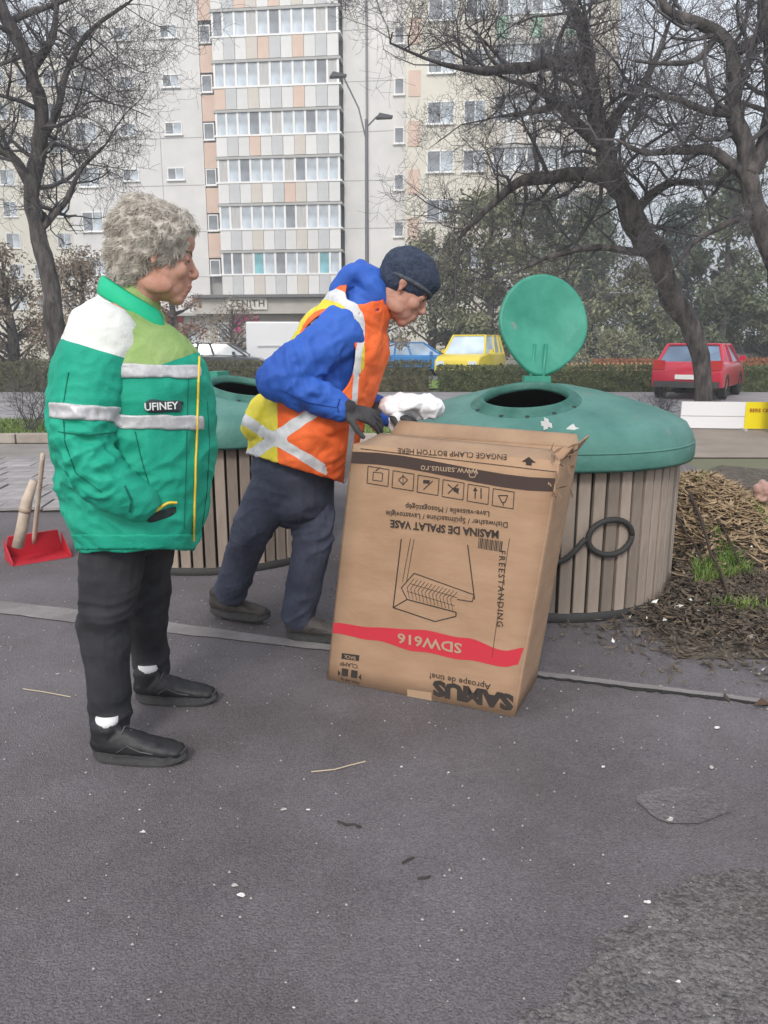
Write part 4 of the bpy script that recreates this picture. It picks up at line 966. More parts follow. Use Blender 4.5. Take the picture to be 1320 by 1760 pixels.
# litter on the asphalt
lit = mat('litter_white', (.62, .62, .60), .8)
SPOTS = [(487, 1393, 13, 'white scrap pair in the lower middle, left of the tiny dark twig'), (690, 1320, 7, 'tiny pale crumb below the bottom of the cardboard box'), (770, 1330, 6, 'smallest pale crumb right below the cardboard box corner'),
 (1152, 1411, 18, 'bright white flake just below the round asphalt patch at the right'), (1036, 1320, 9, 'pale crumb upper left of the round asphalt patch'), (1232, 1253, 15, 'white flake right of the box, below the crack in the asphalt'), (1222, 1321, 12, 'white flake above the round asphalt patch'),
 (1112, 1553, 17, 'white scrap at the upper edge of the coarse asphalt corner'), (1076, 1578, 14, 'elongated white scrap at the left rim of the coarse asphalt corner'), (1116, 1596, 8, 'small crumb lying on the coarse asphalt corner'), (247, 1432, 15, 'white flake below the woman, upper of the two at the left'),
 (240, 1394, 7, 'small crumb below the near black shoe'), (404, 1524, 15, 'flat pale flake at lower left, upper of a pair'), (415, 1541, 18, 'largest white flake at lower left, lower of a pair'), (530, 1394, 10, 'narrow pale flake next to the dark twig in the lower middle'),
 (986, 1489, 7, 'tiny pale crumb below the middle of the right half'), (1046, 1521, 7, 'tiny crumb above the edge of the coarse asphalt corner'), (505, 1735, 10, 'pale crumb at the very bottom, left of centre'), (612, 1724, 12, 'grey-white flake at the very bottom near the centre'), (256, 1721, 9, 'pale crumb at the bottom left'),
 (1166, 1690, 13, 'pale flake in the middle of the coarse asphalt corner'), (1302, 1160, 13, 'white flake by the crack at the right edge'), (985, 1155, 9, 'pale crumb right of the box, on the crack'), (1230, 1098, 9, 'pale crumb below the soil bed'), (100, 1160, 9, 'pale crumb at left beyond the concrete strip')]
rng = random.Random(5)
for i, (x, y, s, lb) in enumerate(SPOTS):
    c = G(x, y); sc = s/F*c.y*.46; n = 8; ph = rng.uniform(0, 6); as_ = rng.uniform(.35, .9); V = [(sc*rng.uniform(.45, 1.25)*cos(ph+2*pi*k/n), sc*as_*rng.uniform(.4, 1.1)*sin(ph+2*pi*k/n), .0) for k in range(n)]; V2 = [(x_*.85, y_*.85, sc*rng.uniform(.05, .35)+.001) for x_, y_, _ in V]
    mb = MB().add(V+V2, [tuple(reversed(range(n))), tuple(range(n, 2*n))]+[(k, (k+1) % n, n+(k+1) % n, n+k) for k in range(n)])
    o = mb.build('litter_scrap', lit if i % 3 else mat('litter_grey', (.42, .41, .39), .85)); o.location = (c.x, c.y, .004); tag(o, lb, 'litter', 'pale scraps scattered on the asphalt')
# many tiny grains: uncountable
mb = MB()
for _ in range(1500):
    x = rng.uniform(-2.2, 2.6); y = rng.uniform(.9, 4.6)
    s = rng.uniform(.0012, .0045); mb.add([(x-s, y, .003), (x, y-s*.7, .003), (x+s, y, .003), (x, y+s*.8, .003), (x, y, .004+s)], [(0, 1, 4), (1, 2, 4), (2, 3, 4), (3, 0, 4)])
tag(mb.build('grit', mat('grit', (.36, .35, .33), .9)), 'loose grit on the asphalt', None, None, 'stuff')
def litem(name, pts, r_, m, label):
    tag(MB().tube([G(x, y)+Vector((0, 0, .005)) for x, y in pts], r_, 5).build(name, m), label, 'twig')
litem('straw_stalk', [(535, 1329), (575, 1325), (600, 1318), (628, 1311)], .0022, mat('stalk', (.45, .38, .28), .8), 'pale straw stalk lying on the asphalt below the cardboard box')
litem('straw_stalk', [(40, 1186), (80, 1192), (122, 1200)], .0022, mat('stalk', (.45, .38, .28), .8), 'thin pale stalk on the asphalt at the left, above the near shoe')
litem('dark_twig', [(580, 1414), (595, 1420), (608, 1419), (620, 1424)], .003, ink, 'small dark twig on the asphalt in the lower middle')
litem('dark_twig', [(692, 1486), (702, 1480), (712, 1477)], .003, ink, 'tiny dark twig right of the lower middle, upper of two')
litem('dark_twig', [(718, 1513), (730, 1512), (740, 1509)], .003, ink, 'tiny dark twig right of the lower middle, lower of two')
lf = MB(); c = G(800, 1212); 
c = G(1308, 1216); lf.add([c+Vector(v) for v in ((-.03, 0, .01), (0, -.02, .02), (.035, .0, .012), (.01, .022, .03))], [(0, 1, 2, 3)])
tag(lf.build('dead_leaf', mat('leaf_brown', (.07, .04, .025), .8)), 'curled brown leaf on the crack at the right edge', 'leaf')
lf = MB(); c = G(893, 1236)
st = MB(); ell(st, G(1290, 1100)+Vector((0, 0, .015)), (.02, .016, .014), n=8); tag(st.build('pebble', mat('pebble', (.42, .38, .34), .8), None, True), 'rounded tan pebble near the soil bed at the right', 'stone')

# ================================================================== PEOPLE
def head_parts(mb, c, f, r, u, s=1.0, jaw=1.0):
    """skull, face, ears; f forward, r towards the viewer's side, u up; s overall size"""
    f, r, u = [Vector(v).normalized() for v in (f, r, u)]; ax = (f*s, r*s, u*s)
    def q(a, b, d): return c+f*a*s+r*b*s+u*d*s
    def E(p, rad, tilt=None): ell(mb, q(*p), rad, ax, 18)
    E((-.012, 0, .030), (.099, .077, .092)); E((.022, 0, -.035), (.068, .063, .085)); E((.028, 0, -.083), (.055, .052*jaw, .036)); E((.064, 0, -.104), (.024, .027, .020)); E((.042, 0, -.066), (.049, .046, .046))
    E((.074, 0, .020), (.016, .048, .013)); E((.060, 0, .050), (.034, .058, .040))
    for sg in (-1, 1):
        E((.058, sg*.040, -.030), (.028, .020, .026)); E((.008, sg*.052, -.080), (.045, .016, .026)); E((.095, sg*.011, -.036), (.009, .007, .006))
        E((.074, sg*.033, .004), (.013, .017, .010))     # eyelid
        E((-.008, sg*.077, -.002), (.015, .006, .024)); E((-.005, sg*.078, -.024), (.009, .006, .010)); E((-.013, sg*.081, .004), (.014, .004, .021))
    loft(mb, [q(.084, 0, .014), q(.095, 0, -.008), q(.108, 0, -.027), q(.099, 0, -.037)], [(.006*s, .007*s), (.007*s, .009*s), (.0095*s, .010*s), (.008*s, .010*s)], ref=r, n=12, sub=4)
    E((.084, 0, -.056), (.016, .022, .014)); E((.094, 0, -.064), (.010, .023, .0055)); E((.090, 0, -.075), (.011, .020, .0065))
    E((.080, 0, -.088), (.014, .022, .012))
    return q
def hand_parts(mb, wrist, d, nrm, thumb_side, s=1.0, curl=.5, spread=.12):
    """d: direction the fingers point, nrm: back of the hand, thumb_side: +-1"""
    d = Vector(d).normalized(); nrm = Vector(nrm); nrm = (nrm-d*nrm.dot(d)).normalized(); side = d.cross(nrm)*thumb_side; w_ = Vector(wrist)
    loft(mb, [w_-d*.02*s, w_+d*.03*s, w_+d*.065*s, w_+d*.092*s], [(.024*s, .020*s), (.034*s, .018*s), (.040*s, .016*s), (.038*s, .013*s)], ref=side, n=14, sub=4)
    for k, (off, ln) in enumerate(((.030, .068), (.010, .078), (-.011, .073), (-.031, .056))):
        b = w_+d*.088*s+side*off*s; dd = (d+side*spread*off/.03).normalized(); pts = [b-dd*.02*s]; a = 0
        pts.append(b); 
        for j, fr in enumerate((.42, .32, .26)):
            a += curl*(.55, .85, .6)[j]; v = dd*cos(a)-nrm*sin(a); pts.append(pts[-1]+v*ln*fr*s)
        loft(mb, pts, [.0095*s, .0098*s, .0088*s, .0080*s, .0068*s], ref=side, n=10, sub=3)
    b = w_+d*.022*s+side*.026*s; v1 = (d*.62+side*.72-nrm*.25).normalized(); v2 = (d*.9+side*.3-nrm*.45).normalized()
    loft(mb, [b-v1*.015*s, b+v1*.03*s, b+v1*.052*s+v2*.012*s, b+v1*.056*s+v2*.040*s], [.014*s, .0125*s, .0105*s, .0085*s], ref=nrm, n=10, sub=3)
def shoe(parent, heel, d, ln, m, m2, name='shoe', roll=0, toe_up=0.0):
    d = Vector(d).normalized(); s = Vector((-d.y, d.x, 0)).normalized(); u = Vector((0, 0, 1)) if not roll else (Vector((0, 0, 1))*cos(roll)-Vector((d.x, d.y, 0)).normalized()*sin(roll))
    if roll: d = (Vector((d.x, d.y, 0)).normalized()*cos(roll)-Vector((0, 0, 1))*sin(-roll)*-1).normalized()
    def q(a, b, h): return heel+d*a*ln+s*b+u*h
    mb = MB(); W = .046
    loft(mb, [q(.07, 0, .066), q(.25, 0, .064), q(.50, 0, .056), q(.76, 0, .046), q(.93, 0, .040)], [(.035, .036), (.037, .044), (.042, .036), (.045, .027), (.036, .020)], ref=s, n=18, sub=5)
    loft(mb, [q(.12, 0, .070), q(.13, 0, .100), q(.13, 0, .112)], [(.036, .044), (.037, .047), (.039, .049)], ref=s, n=16)
    loft(mb, [q(.28, 0, .092), q(.46, 0, .080), q(.62, 0, .064)], [(.026, .026), (.031, .022), (.034, .016)], ref=s, n=14)
    up_ = organic(name, mb, m, parent, .0045, 3, lambda p, n: .0016*nz(p, 60)+.0018*abs(nz(p, 26, 2)))
    V = []; Fc = []; n = 40
    for lay, (zz, ex) in enumerate(((.0, -.004), (.009, .004), (.024, .002), (.036, .0035))):
        for k in range(n):
            a = 2*pi*k/n; x = .5-.52*cos(a); wd = (.038+.014*(x-.3) if x > .3 else .036)*(1 if .06 < x < .9 else .9)
            y = wd*sin(a)*(abs(sin(a))**-.35 if abs(sin(a)) > .05 else 1); tz = .014*max(0, (x-.78)/.24)**2+.008*max(0, (.12-x)/.12)
            V.append(q(x+(ex/ln)*(1 if x > .5 else -1)*abs(cos(a)), y*(1+ex*8), zz+tz))
    for i in range(3):
        for k in range(n): Fc.append((i*n+k, i*n+(k+1) % n, (i+1)*n+(k+1) % n, (i+1)*n+k))
    Fc.append(tuple(reversed(range(n)))); Fc.append(tuple(3*n+k for k in range(n)))
    so_ = link('sole', mesh(V, Fc), up_, m2)
    lc_ = MB()
    for k in range(5):
        a = .34+.065*k; hgt = .118-.010*k-.0012*k*k
        lc_.tube([q(a, -.026, hgt-.012), q(a+.01, 0, hgt), q(a+.02, .026, hgt-.012)], .0024, 5)
    lc_.build('lace', mat('lace_grey', (.09, .09, .095), .8), up_)
    st_ = MB()
    for b0 in (-1, 1):
        st_.tube([q(.30, b0*.0415, .050), q(.42, b0*.0440, .074), q(.56, b0*.0450, .056), q(.70, b0*.0462, .050)], .0022, 5)
    st_.tube([q(.5-.50*cos(2*pi*k/36), .044*sin(2*pi*k/36)*(1 if cos(2*pi*k/36) < .3 else 1.0), .037+.010*max(0, (-cos(2*pi*k/36)-.7))) for k in range(37)], .0022, 5, cap=False)
    st_.build('trim', mat('shoe_trim', (.045, .045, .048), .5), up_); return up_
def strip_on(name, src, m, parent, sel, off=.004):
    """a band of cloth sewn on a garment: copies the faces sel() picks and lifts them"""
    me = src.data; keep = [p for p in me.polygons if sel(p.center, p.normal)]; idx = {}; V = []; Fc = []
    for p in keep:
        f = []
        for vi in p.vertices:
            if vi not in idx: idx[vi] = len(V); v = me.vertices[vi]; V.append(v.co+v.normal*off)
            f.append(idx[vi])
        Fc.append(tuple(f))
    bm = bmesh.new(); me2 = mesh(V, Fc); bm.from_mesh(me2); smooth_edges(bm, 14); bm.verts.ensure_lookup_table()
    seen = set(); out_ = []
    for f0 in bm.faces:       # one object for each separate piece of cloth
        if f0 in seen: continue
        st_ = [f0]; isl = []; seen.add(f0)
        while st_:
            f = st_.pop(); isl.append(f)
            for e in f.edges:
                for g in e.link_faces:
                    if g not in seen: seen.add(g); st_.append(g)
        if len(isl) < 40: continue
        ix = {}; VV = []; FF = []
        for f in isl:
            t = []
            for v in f.verts:
                if v not in ix: ix[v] = len(VV); VV.append(v.co.copy())
                t.append(ix[v])
            FF.append(tuple(t))
        o = link(name, mesh(VV, FF), parent, m, True); md_ = o.modifiers.new('s', 'SOLIDIFY'); md_.thickness = off*.8; md_.offset = -1; out_.append(o)
    bm.free(); return out_
def toPix(p):
    q = Vector(p)-Vector((0, 0, CAM_H)); z = q.y*cos(PITCH)-q.z*sin(PITCH); v = q.y*sin(PITCH)+q.z*cos(PITCH)
    return 660+F*q.x/z, 880-F*v/z
skin = mat('skin', (.42, .205, .145), .55, (.52, .29, .22), scale=14, bump=.15, bscale=160)
skin2 = mat('skin_ruddy', (.34, .16, .11), .55, (.44, .23, .17), scale=14, bump=.15, bscale=160)
MATS['skin'].node_tree.nodes['Principled BSDF'].inputs['Subsurface Weight'].default_value = .08
MATS['skin_ruddy'].node_tree.nodes['Principled BSDF'].inputs['Subsurface Weight'].default_value = .08
eyew = mat('eye_white', (.40, .35, .32), .3); iris = mat('iris', (.03, .02, .015), .15)
def eyes(parent, q, s, r, u, f, o0):
    for sg in (-1, 1):
        mb = ell(MB(), q(.0755, sg*.033, .001)-o0, (.0098*s,)*3, None, 16); e = mb.build('eye', eyew, parent, True)
        mb = ell(MB(), q(.0825, sg*.0345, .0005)-o0, (.0036*s, .0054*s, .0054*s), (f, r, u), 12); mb.build('iris', iris, e, True)

def wrap(name, base, label): return empty(name, base, 0, label, 'person')
def sub(mb, o0): mb.v = [tuple(Vector(v)-o0) for v in mb.v]; return mb
def folds(amp, kx, ky, kz, seed, a2=.45):
    def g(p, n):
        v = Vector((p[0]*kx+seed, p[1]*ky, p[2]*kz)); w_ = noise.noise(v+Vector((noise.noise(v*.6)*1.6, 0, 0)))
        w2 = noise.noise(v*2.1+Vector((5, noise.noise(v)*2, 3))); return amp*(1-2.6*abs(w_))+amp*a2*(1-3*abs(w2))+amp*.10*noise.noise(v*8)
    return g

# ---------------------------------------------------------------- the woman in the green work jacket
d0 = 2.36
o0 = Vector((P(215, 900, d0).x, d0, 0)); wo = wrap('person', o0, 'grey-blond woman in a green and white work jacket and dark trousers standing at the left')
hipc = P(222, 905, d0); hipc.z = .86
nk = P(230, 510, d0); hc_ = P(272, 440, d0)
fwd = Vector((.95, .22, -.20)).normalized(); rt = Vector((.15, -1, .05)); rt = (rt-fwd*rt.dot(fwd)).normalized(); upv = rt.cross(fwd)*-1
if upv.z < 0: upv = -upv
body = MB(); hs_ = 1.06
q = head_parts(body, hc_, fwd, rt, upv, hs_)
loft(body, [q(-.02, 0, -.03), q(-.025, 0, -.09), nk+Vector((-.01, 0, -.03)), nk+Vector((-.05, 0, -.12))], [(.058, .056), (.056, .055), (.066, .062), (.10, .08)], ref=rt)
chest = P(222, 640, d0); waist = P(212, 800, d0)
loft(body, [nk+Vector((-.04, 0, -.08)), chest, waist, hipc], [(.13, .09), (.17, .12), (.15, .12), (.16, .13)], ref=rt)
shN = P(165, 575, d0-.17); elN = P(128, 775, d0-.23); wrN = P(243, 862, d0-.18); shF = P(235, 575, d0+.18); elF = P(215, 775, d0+.22); wrF = P(290, 850, d0+.16)
for a, b, c, sd_ in ((shN, elN, wrN, 1), (shF, elF, wrF, -1)):
    loft(body, [a, a.lerp(b, .5), b], [.050, .045, .038], ref=rt); loft(body, [b, b.lerp(c, .5), c], [.038, .036, .026], ref=rt)
    hand_parts(body, c, Vector((.35, .75*sd_, -.45)), Vector((.3, -sd_, 0)), 1, .88, .5)
anN = G(196, 1290)+Vector((0, 0, .10)); anF = G(262, 1190)+Vector((0, 0, .10)); anN.y = G(200, 1300).y+.03; anN.x = P(192, 1270, anN.y).x; anF.x = P(262, 1170, anF.y).x
hipN = hipc+Vector((0, -.085, -.02)); hipF = hipc+Vector((.03, .085, -.02)); knN = P(182, 1075, (hipN.y+anN.y)/2); knF = P(250, 1050, (hipF.y+anF.y)/2+.0)
for h, k, a in ((hipN, knN, anN), (hipF, knF, anF)):
    loft(body, [h, h.lerp(k, .5), k, k.lerp(a, .5), a], [.075, .066, .050, .046, .034], ref=rt)
organic('body', sub(body, o0), skin, wo, .0044, 4, lambda p, n: .0006*nz(p, 90), .5); bodyW = bpy.data.objects[wo.children[0].name]
eyes(wo, q, hs_, rt, upv, fwd, o0)
# brows
br = MB()
for sg in (-1, 1): br.tube([q(.088, sg*.016, .021)-o0, q(.086, sg*.034, .027)-o0, q(.074, sg*.050, .022)-o0], .0035, 6)
br.build('eyebrow', mat('brow', (.20, .15, .10), .9), wo)
# hair
hairm = mat('hair_grey_blond', (.27, .24, .205), .55, (.64, .60, .54), scale=30, stretch=(1, 1, 1), lo=.3, hi=.72)
hb_ = MB(); ax = (fwd, rt, upv)
ell(hb_, q(-.025, 0, .045), (.112*hs_, .098*hs_, .098*hs_), ax, 20); ell(hb_, q(-.060, 0, -.005), (.080, .090, .090), ax, 18); ell(hb_, q(-.068, 0, -.055), (.055, .072, .055), ax, 18); ell(hb_, q(.030, 0, .090), (.062, .070, .044), ax, 18); ell(hb_, q(-.05, 0, .09), (.07, .08, .06), ax, 18)
for sg in (-1, 1): ell(hb_, q(-.036, sg*.070, .035), (.055, .020, .060), ax, 16); ell(hb_, q(.040, sg*.062, .070), (.035, .018, .028), ax, 14)
def curl(p, n): return .007*(1-2.5*abs(nz((p[0], p[1], p[2]*1.6), 24)))+.004*nz(p, 60, 3)
ho = organic('hair', sub(hb_, o0), hairm, wo, .0045, 3, curl)
mb = MB(); rng = random.Random(3); vs = ho.data.vertices; hcl = q(-.02, 0, .02)-o0
for _ in range(9000):
    v = vs[rng.randrange(len(vs))]; n = v.normal; p = v.co.copy()-n*.004
    t1 = n.cross(Vector((rng.gauss(0, .5), rng.gauss(0, 1), rng.gauss(0, .6)))).normalized(); dn = (-fwd*.6-upv*.7); t1 = (t1*.45+(dn-n*dn.dot(n))*1.0).normalized()
    pts = [p]; d = (n*.30+t1).normalized()
    for k in range(4): pts.append(pts[-1]+d*rng.uniform(.006, .011)); d = (d+t1*.35-n*.22*k+Vector((rng.gauss(0, .3), rng.gauss(0, .3), rng.gauss(0, .3)))).normalized()
    tip = pts[-1]-(hc_-o0)
    if tip.dot(fwd) > .070*hs_ and tip.dot(upv) < .070*hs_: continue
    mb.tube(pts, [.0010, .0011, .0010, .0007, .0003], 3, cap=False)
mb.build('hair_strands', hairm, ho)
# trousers
trm = mat('trousers_dark', (.014, .015, .019), .85, (.035, .036, .042), scale=6, bump=.2, bscale=150)
tr = MB()
loft(tr, [hipc+Vector((0, 0, .10)), hipc, hipc+Vector((0, 0, -.10))], [(.13, .13), (.15, .14), (.15, .13)], ref=rt)
for h, k, a in ((hipN, knN, anN), (hipF, knF, anF)):
    loft(tr, [h, h.lerp(k, .45), k, k.lerp(a, .5), a+(k-a)*.03+Vector((.004, 0, -.012))], [(.085, .100), (.086, .098), (.072, .080), (.062, .066), (.052, .060)], ref=rt)
ft_ = folds(.0075, 8, 8, 9, 3)
def tf_(o_, kn_, an_):
    def g(p, n):
        z = p.z+o_.z; m_ = .25+.9*math.exp(-((z-kn_)/.09)**2)+.9*math.exp(-((z-an_)/.08)**2)+.5*math.exp(-((z-.85)/.12)**2); v = Vector((p.x*3+p.z*1.4, p.y*3, p.z*12-p.x*5)); return ft_(p, n)*.5*m_+.006*m_*(1-3*abs(noise.noise(v+Vector((noise.noise(p*5)*1.5, 0, noise.noise(p*4+Vector((9, 0, 0)))*2.2)))))
    return g
organic('trousers', sub(tr, o0), trm, wo, .0055, 3, tf_(o0, .45, .14))
# green jacket
jm = mat('jacket_green', (.0, .27, .175), .75, (.01, .35, .235), scale=4, bump=.2, bscale=160)
jl = mat('jacket_lime', (.20, .33, .09), .8, (.30, .42, .16), scale=6, bump=.2, bscale=120)
jw = mat('jacket_white', (.60, .62, .60), .8, (.70, .72, .68), scale=6, bump=.2, bscale=120)
refl = mat('reflective_tape', (.42, .42, .44), .4, (.55, .55, .57), scale=60, metal=.1)
jk = MB()
J = lambda px, py, dd=0: P(px, py, d0+dd)
loft(jk, [J(222, 522), J(216, 575), J(236, 660), J(240, 760), J(238, 850), J(234, 950)], [(.085, .085), (.20, .155), (.225, .225), (.225, .235), (.225, .220), (.205, .175)], ref=rt, n=28)
loft(jk, [J(205, 560, .0), J(148, 620, .02), J(132, 720, .03), J(142, 830, .02), J(176, 940, 0)], [(.10, .09), (.14, .085), (.15, .085), (.14, .075), (.12, .06)], ref=rt)
sv = MB()
loft(sv, [J(182, 572, -.15), J(154, 660, -.215), J(141, 765, -.245)], [(.080, .100), (.085, .090), (.078, .082)], ref=rt)
loft(sv, [J(141, 765, -.245), J(178, 822, -.26), J(236, 862, -.225)], [(.078, .082), (.070, .072), (.056, .056)], ref=rt)
loft(jk, [J(235, 560, .15), J(240, 660, .2), J(235, 770, .22)], [(.08, .09), (.08, .085), (.07, .07)], ref=rt)
loft(jk, [J(235, 770, .22), J(280, 830, .20), J(300, 855, .12)], [(.07, .07), (.065, .065), (.055, .055)], ref=rt)
fj = folds(.012, 6, 6, 9, 1.0)
def jd(p, n):
    w_ = p+o0; x, y = toPix(w_); e = fj(p, n)
    k = math.exp(-((x-165)**2+(y-800)**2)/(2*55**2))
    return e*(.55+.9*k)-.010*k*abs(sin((x*.55+y*.9)*.07))
jo = organic('jacket', sub(jk, o0), jm, wo, .0065, 5, jd)
# material zones sewn into the jacket by place on the body
jo.data.materials.append(jw); jo.data.materials.append(jl)
fs_ = folds(.011, 9, 9, 12, 5)
def sd_f(p, n):
    x, y = toPix(p+o0); k = math.exp(-((x-150)**2+(y-775)**2)/(2*50**2)); return fs_(p, n)*(.5+.9*k)-.011*k*abs(sin((x*.5+y)*.085))
sv_o = organic('sleeve', sub(sv, o0), jm, jo, .006, 4, sd_f)
sv_o.data.materials.append(jw)
for p in jo.data.polygons:
    c = p.center+o0; x, y = toPix(c)
    line_y = 566+.55*(x-120) if x < 200 else 610-.1*(x-200)
    if c.y < d0+.25:
        if y < 590+.30*(x-130) and x < 205 and y < 640: p.material_index = 1
        elif x >= 188 and y < 640-abs(x-240)*.35 and y < 632: p.material_index = 2
for p in sv_o.data.polygons:
    x, y = toPix(p.center+o0)
    if y < 590+.30*(x-130) and y < 625: p.material_index = 1
bm = bmesh.new(); bm.from_mesh(sv_o.data); smooth_edges(bm, 14); bm.to_mesh(sv_o.data); bm.free()
bm = bmesh.new(); bm.from_mesh(jo.data)
bmesh.ops.delete(bm, geom=[f for f in bm.faces if toPix(f.calc_center_median()+o0)[1] > 946+8*nz(f.calc_center_median(), 9)], context='FACES'); smooth_edges(bm, 16); bm.to_mesh(jo.data); bm.free()
md = jo.modifiers.new('s', 'SOLIDIFY'); md.thickness = .007; md.offset = -1
cl = MB()   # stand-up collar, bright green band
for k in range(2): pass
a_, b_ = [], []
V = []; Fc = []; n = 40
cc = nk+Vector((-.005, 0, -.045))
for k in range(n+1):
    an = radians(-150+300*k/n); dirv = (-fwd*cos(an)+rt*sin(an)); dirv.z *= .2; dirv.normalize(); fr = (1-cos(an))/2
    lo_ = cc+dirv*(.098+.015*fr)+Vector((0, 0, .045-.115*fr)); hi_ = cc+dirv*(.078+.012*fr)+Vector((0, 0, .105-.10*fr)); V += [lo_-o0, hi_-o0]
for k in range(n): Fc.append((2*k, 2*k+2, 2*k+3, 2*k+1))
co = link('collar', mesh(V, Fc), jo, mat('collar_bright', (.0, .40, .20), .7, (.02, .46, .26), scale=8), True)
md = co.modifiers.new('s', 'SOLIDIFY'); md.thickness = .014; md.offset = 0; md = co.modifiers.new('b', 'SUBSURF'); md.levels = 1; md.render_levels = 1
near = lambda c, n: n.y < .45
def band_sel(x0, x1, yf, hw, extra=lambda x, y: True):
    def s_(c, n):
        x, y = toPix(c+o0); return x0 < x < x1 and abs(y-yf(x)) < hw and n.y < .5 and extra(x, y)
    return s_
strip_on('reflective_band', jo, refl, jo, band_sel(188, 345, lambda x: 636+.02*(x-188), 11))
strip_on('reflective_band', sv_o, refl, sv_o, band_sel(80, 215, lambda x: 706+.06*(x-95), 13))
strip_on('reflective_band', jo, refl, jo, band_sel(190, 350, lambda x: 724+.02*(x-205), 12))
zp = MB(); yw = mat('zip_yellow', (.72, .52, .05), .6)
def onmesh(o, px, py, o0_):
    r = ray(px, py); ok, loc, nn, i = o.ray_cast(Vector((0, 0, CAM_H))-o0_, r); return (loc, nn) if ok else (None, None)
pts = []
for t in range(24):
    l_, n_ = onmesh(jo, 341-10*t/23, 600+330*t/23, o0)
    if l_: pts.append(l_+n_*.004)
zp.tube(pts, .0035, 6); zp.build('zip', yw, jo)
pts = []
for t in range(12):
    l_, n_ = onmesh(jo, 250+52*t/11, 880-18*t/11+3*sin(t*.6), o0)
    if l_: pts.append(l_+n_*.005)
MB().tube(pts, .0045, 6).build('pocket_edge', yw, jo)
dkp_ = mat('pocket_dark', (.02, .03, .03), .9)
strip_on('pocket_opening', jo, dkp_, jo, lambda c, n: (lambda x, y: 250 < x < 303 and 0 < y-(886-.34*(x-250)) < 16 and n.y < .3)(*toPix(c+o0)), .002)
bt_ = mat('badge_text', (.75, .76, .76), .6); bd = mat('badge_dark', (.03, .045, .05), .7)
strip_on('badge', jo, bd, jo, lambda c, n: (lambda x, y: 248 < x < 312 and abs(y-(698)) < 11 and n.y < .5)(*toPix(c+o0)), .0062)
l_, n_ = onmesh(jo, 280, 698, o0)
if l_: text('lettering', 'UFINEY', bt_, jo, l_+Vector((.0, -.016, 0)), (1, n_.x/max(.2, -n_.y), 0), (0, 0, 1), .030, .0006, bold=.0004)
# hem band, cuff and sewn seams
strip_on('hem_band', jo, jm, jo, lambda c, n: 918 < toPix(c+o0)[1] < 944, .004)
dg_ = mat('seam_green', (.0, .13, .085), .85)
def seam(o, pts, r_=.0016, m=dg_, nm='seam', oo=None, par=None):
    oo = oo if oo is not None else o0; L_ = []
    for (xa, ya), (xb, yb) in zip(pts, pts[1:]):
        n_ = max(2, int(sqrt((xb-xa)**2+(yb-ya)**2)/6))
        for k in range(n_):
            l_, nn = onmesh(o, xa+(xb-xa)*k/n_, ya+(yb-ya)*k/n_, oo)
            if l_ and (not L_ or (l_-L_[-1]).length < .06): L_.append(l_+nn*.001)
    if len(L_) > 2: MB().tube(L_, r_, 5).build(nm, m, par or o)
seam(jo, [(356, 690), (360, 760), (356, 840), (346, 915)]); seam(jo, [(324, 640), (322, 700), (320, 800), (316, 915)]); seam(jo, [(232, 742), (246, 800), (262, 850)])
seam(sv_o, [(118, 640), (108, 700), (112, 760), (130, 812), (180, 850)]); seam(sv_o, [(100, 742), (150, 748), (205, 742)])
seam(sv_o, [(214, 835), (226, 860), (222, 885)], .0035, dg_, 'cuff_seam')
seam(jo, [(205, 545), (200, 580), (206, 625)], .002)
# shoes and sock
shm = mat('shoe_black', (.012, .012, .014), .55, (.022, .022, .026), scale=20); slm = mat('sole_black', (.040, .040, .043), .75, (.06, .06, .062), scale=30, bump=.5, bscale=90)
hN = G(166, 1305); dN = Vector((.98, -.05, 0)); hF = G(238, 1206); dF = Vector((1, -.02, 0))
for h, d in ((hN, dN), (hF, dF)):
    s_ = shoe(wo, h-o0, d, .29, shm, slm)
sk = mat('sock_white', (.7, .7, .7), .9)
for an_, hh in ((anN, hN), (anF, hF)):
    a = hh+Vector((.045, 0, .10))-o0; MB().tube([a+Vector((0, 0, .020)), a+Vector((0, 0, .05))], [.0355, .035], 16).build('sock', sk, wo, True)

# ---------------------------------------------------------------- the man in the orange vest
d1 = 3.30
m0 = Vector((P(520, 900, d1).x, d1, 0)); mn = wrap('person', m0, 'man in dark knit cap, blue jacket and orange vest bending over the box')
Q = lambda px, py, dd=0: P(px, py, d1+dd)
hc2 = Q(697, 497); f2 = Vector((.78, -.12, -.60)).normalized(); r2 = Vector((-.05, -1, .15)); r2 = (r2-f2*r2.dot(f2)).normalized(); u2 = r2.cross(f2)
if u2.z < 0: u2 = -u2
hs2 = 1.10; body = MB(); q2 = head_parts(body, hc2, f2, r2, u2, hs2, 1.08)
nk2 = Q(625, 535)
loft(body, [q2(-.03, 0, -.04), q2(-.045, 0, -.10), nk2], [(.062, .062), (.062, .062), (.085, .075)], ref=r2)
sh1 = Q(578, 578, -.20); el1 = Q(478, 655, -.26); wr1 = Q(590, 702, -.28); sh2 = Q(610, 570, .18); el2 = Q(600, 690, .22); wr2 = Q(668, 712, .02)
hip2 = Q(505, 800); ch2 = Q(580, 610); wa2 = Q(530, 710)
loft(body, [nk2, ch2, wa2, hip2], [(.07, .06), (.15, .09), (.15, .10), (.16, .12)], ref=r2)
for a, b, c in ((sh1, el1, wr1), (sh2, el2, wr2)):
    loft(body, [a, a.lerp(b, .5), b], [.055, .050, .042], ref=r2); loft(body, [b, b.lerp(c, .5), c], [.042, .040, .030], ref=r2)
hand_parts(body, wr1, Vector((.88, 0, -.25)), Vector((0, -.5, .8)), 1, 1.0, .5); hand_parts(body, wr2, Vector((.8, -.35, -.2)), Vector((0, .1, 1)), 1, 1.0, .7)
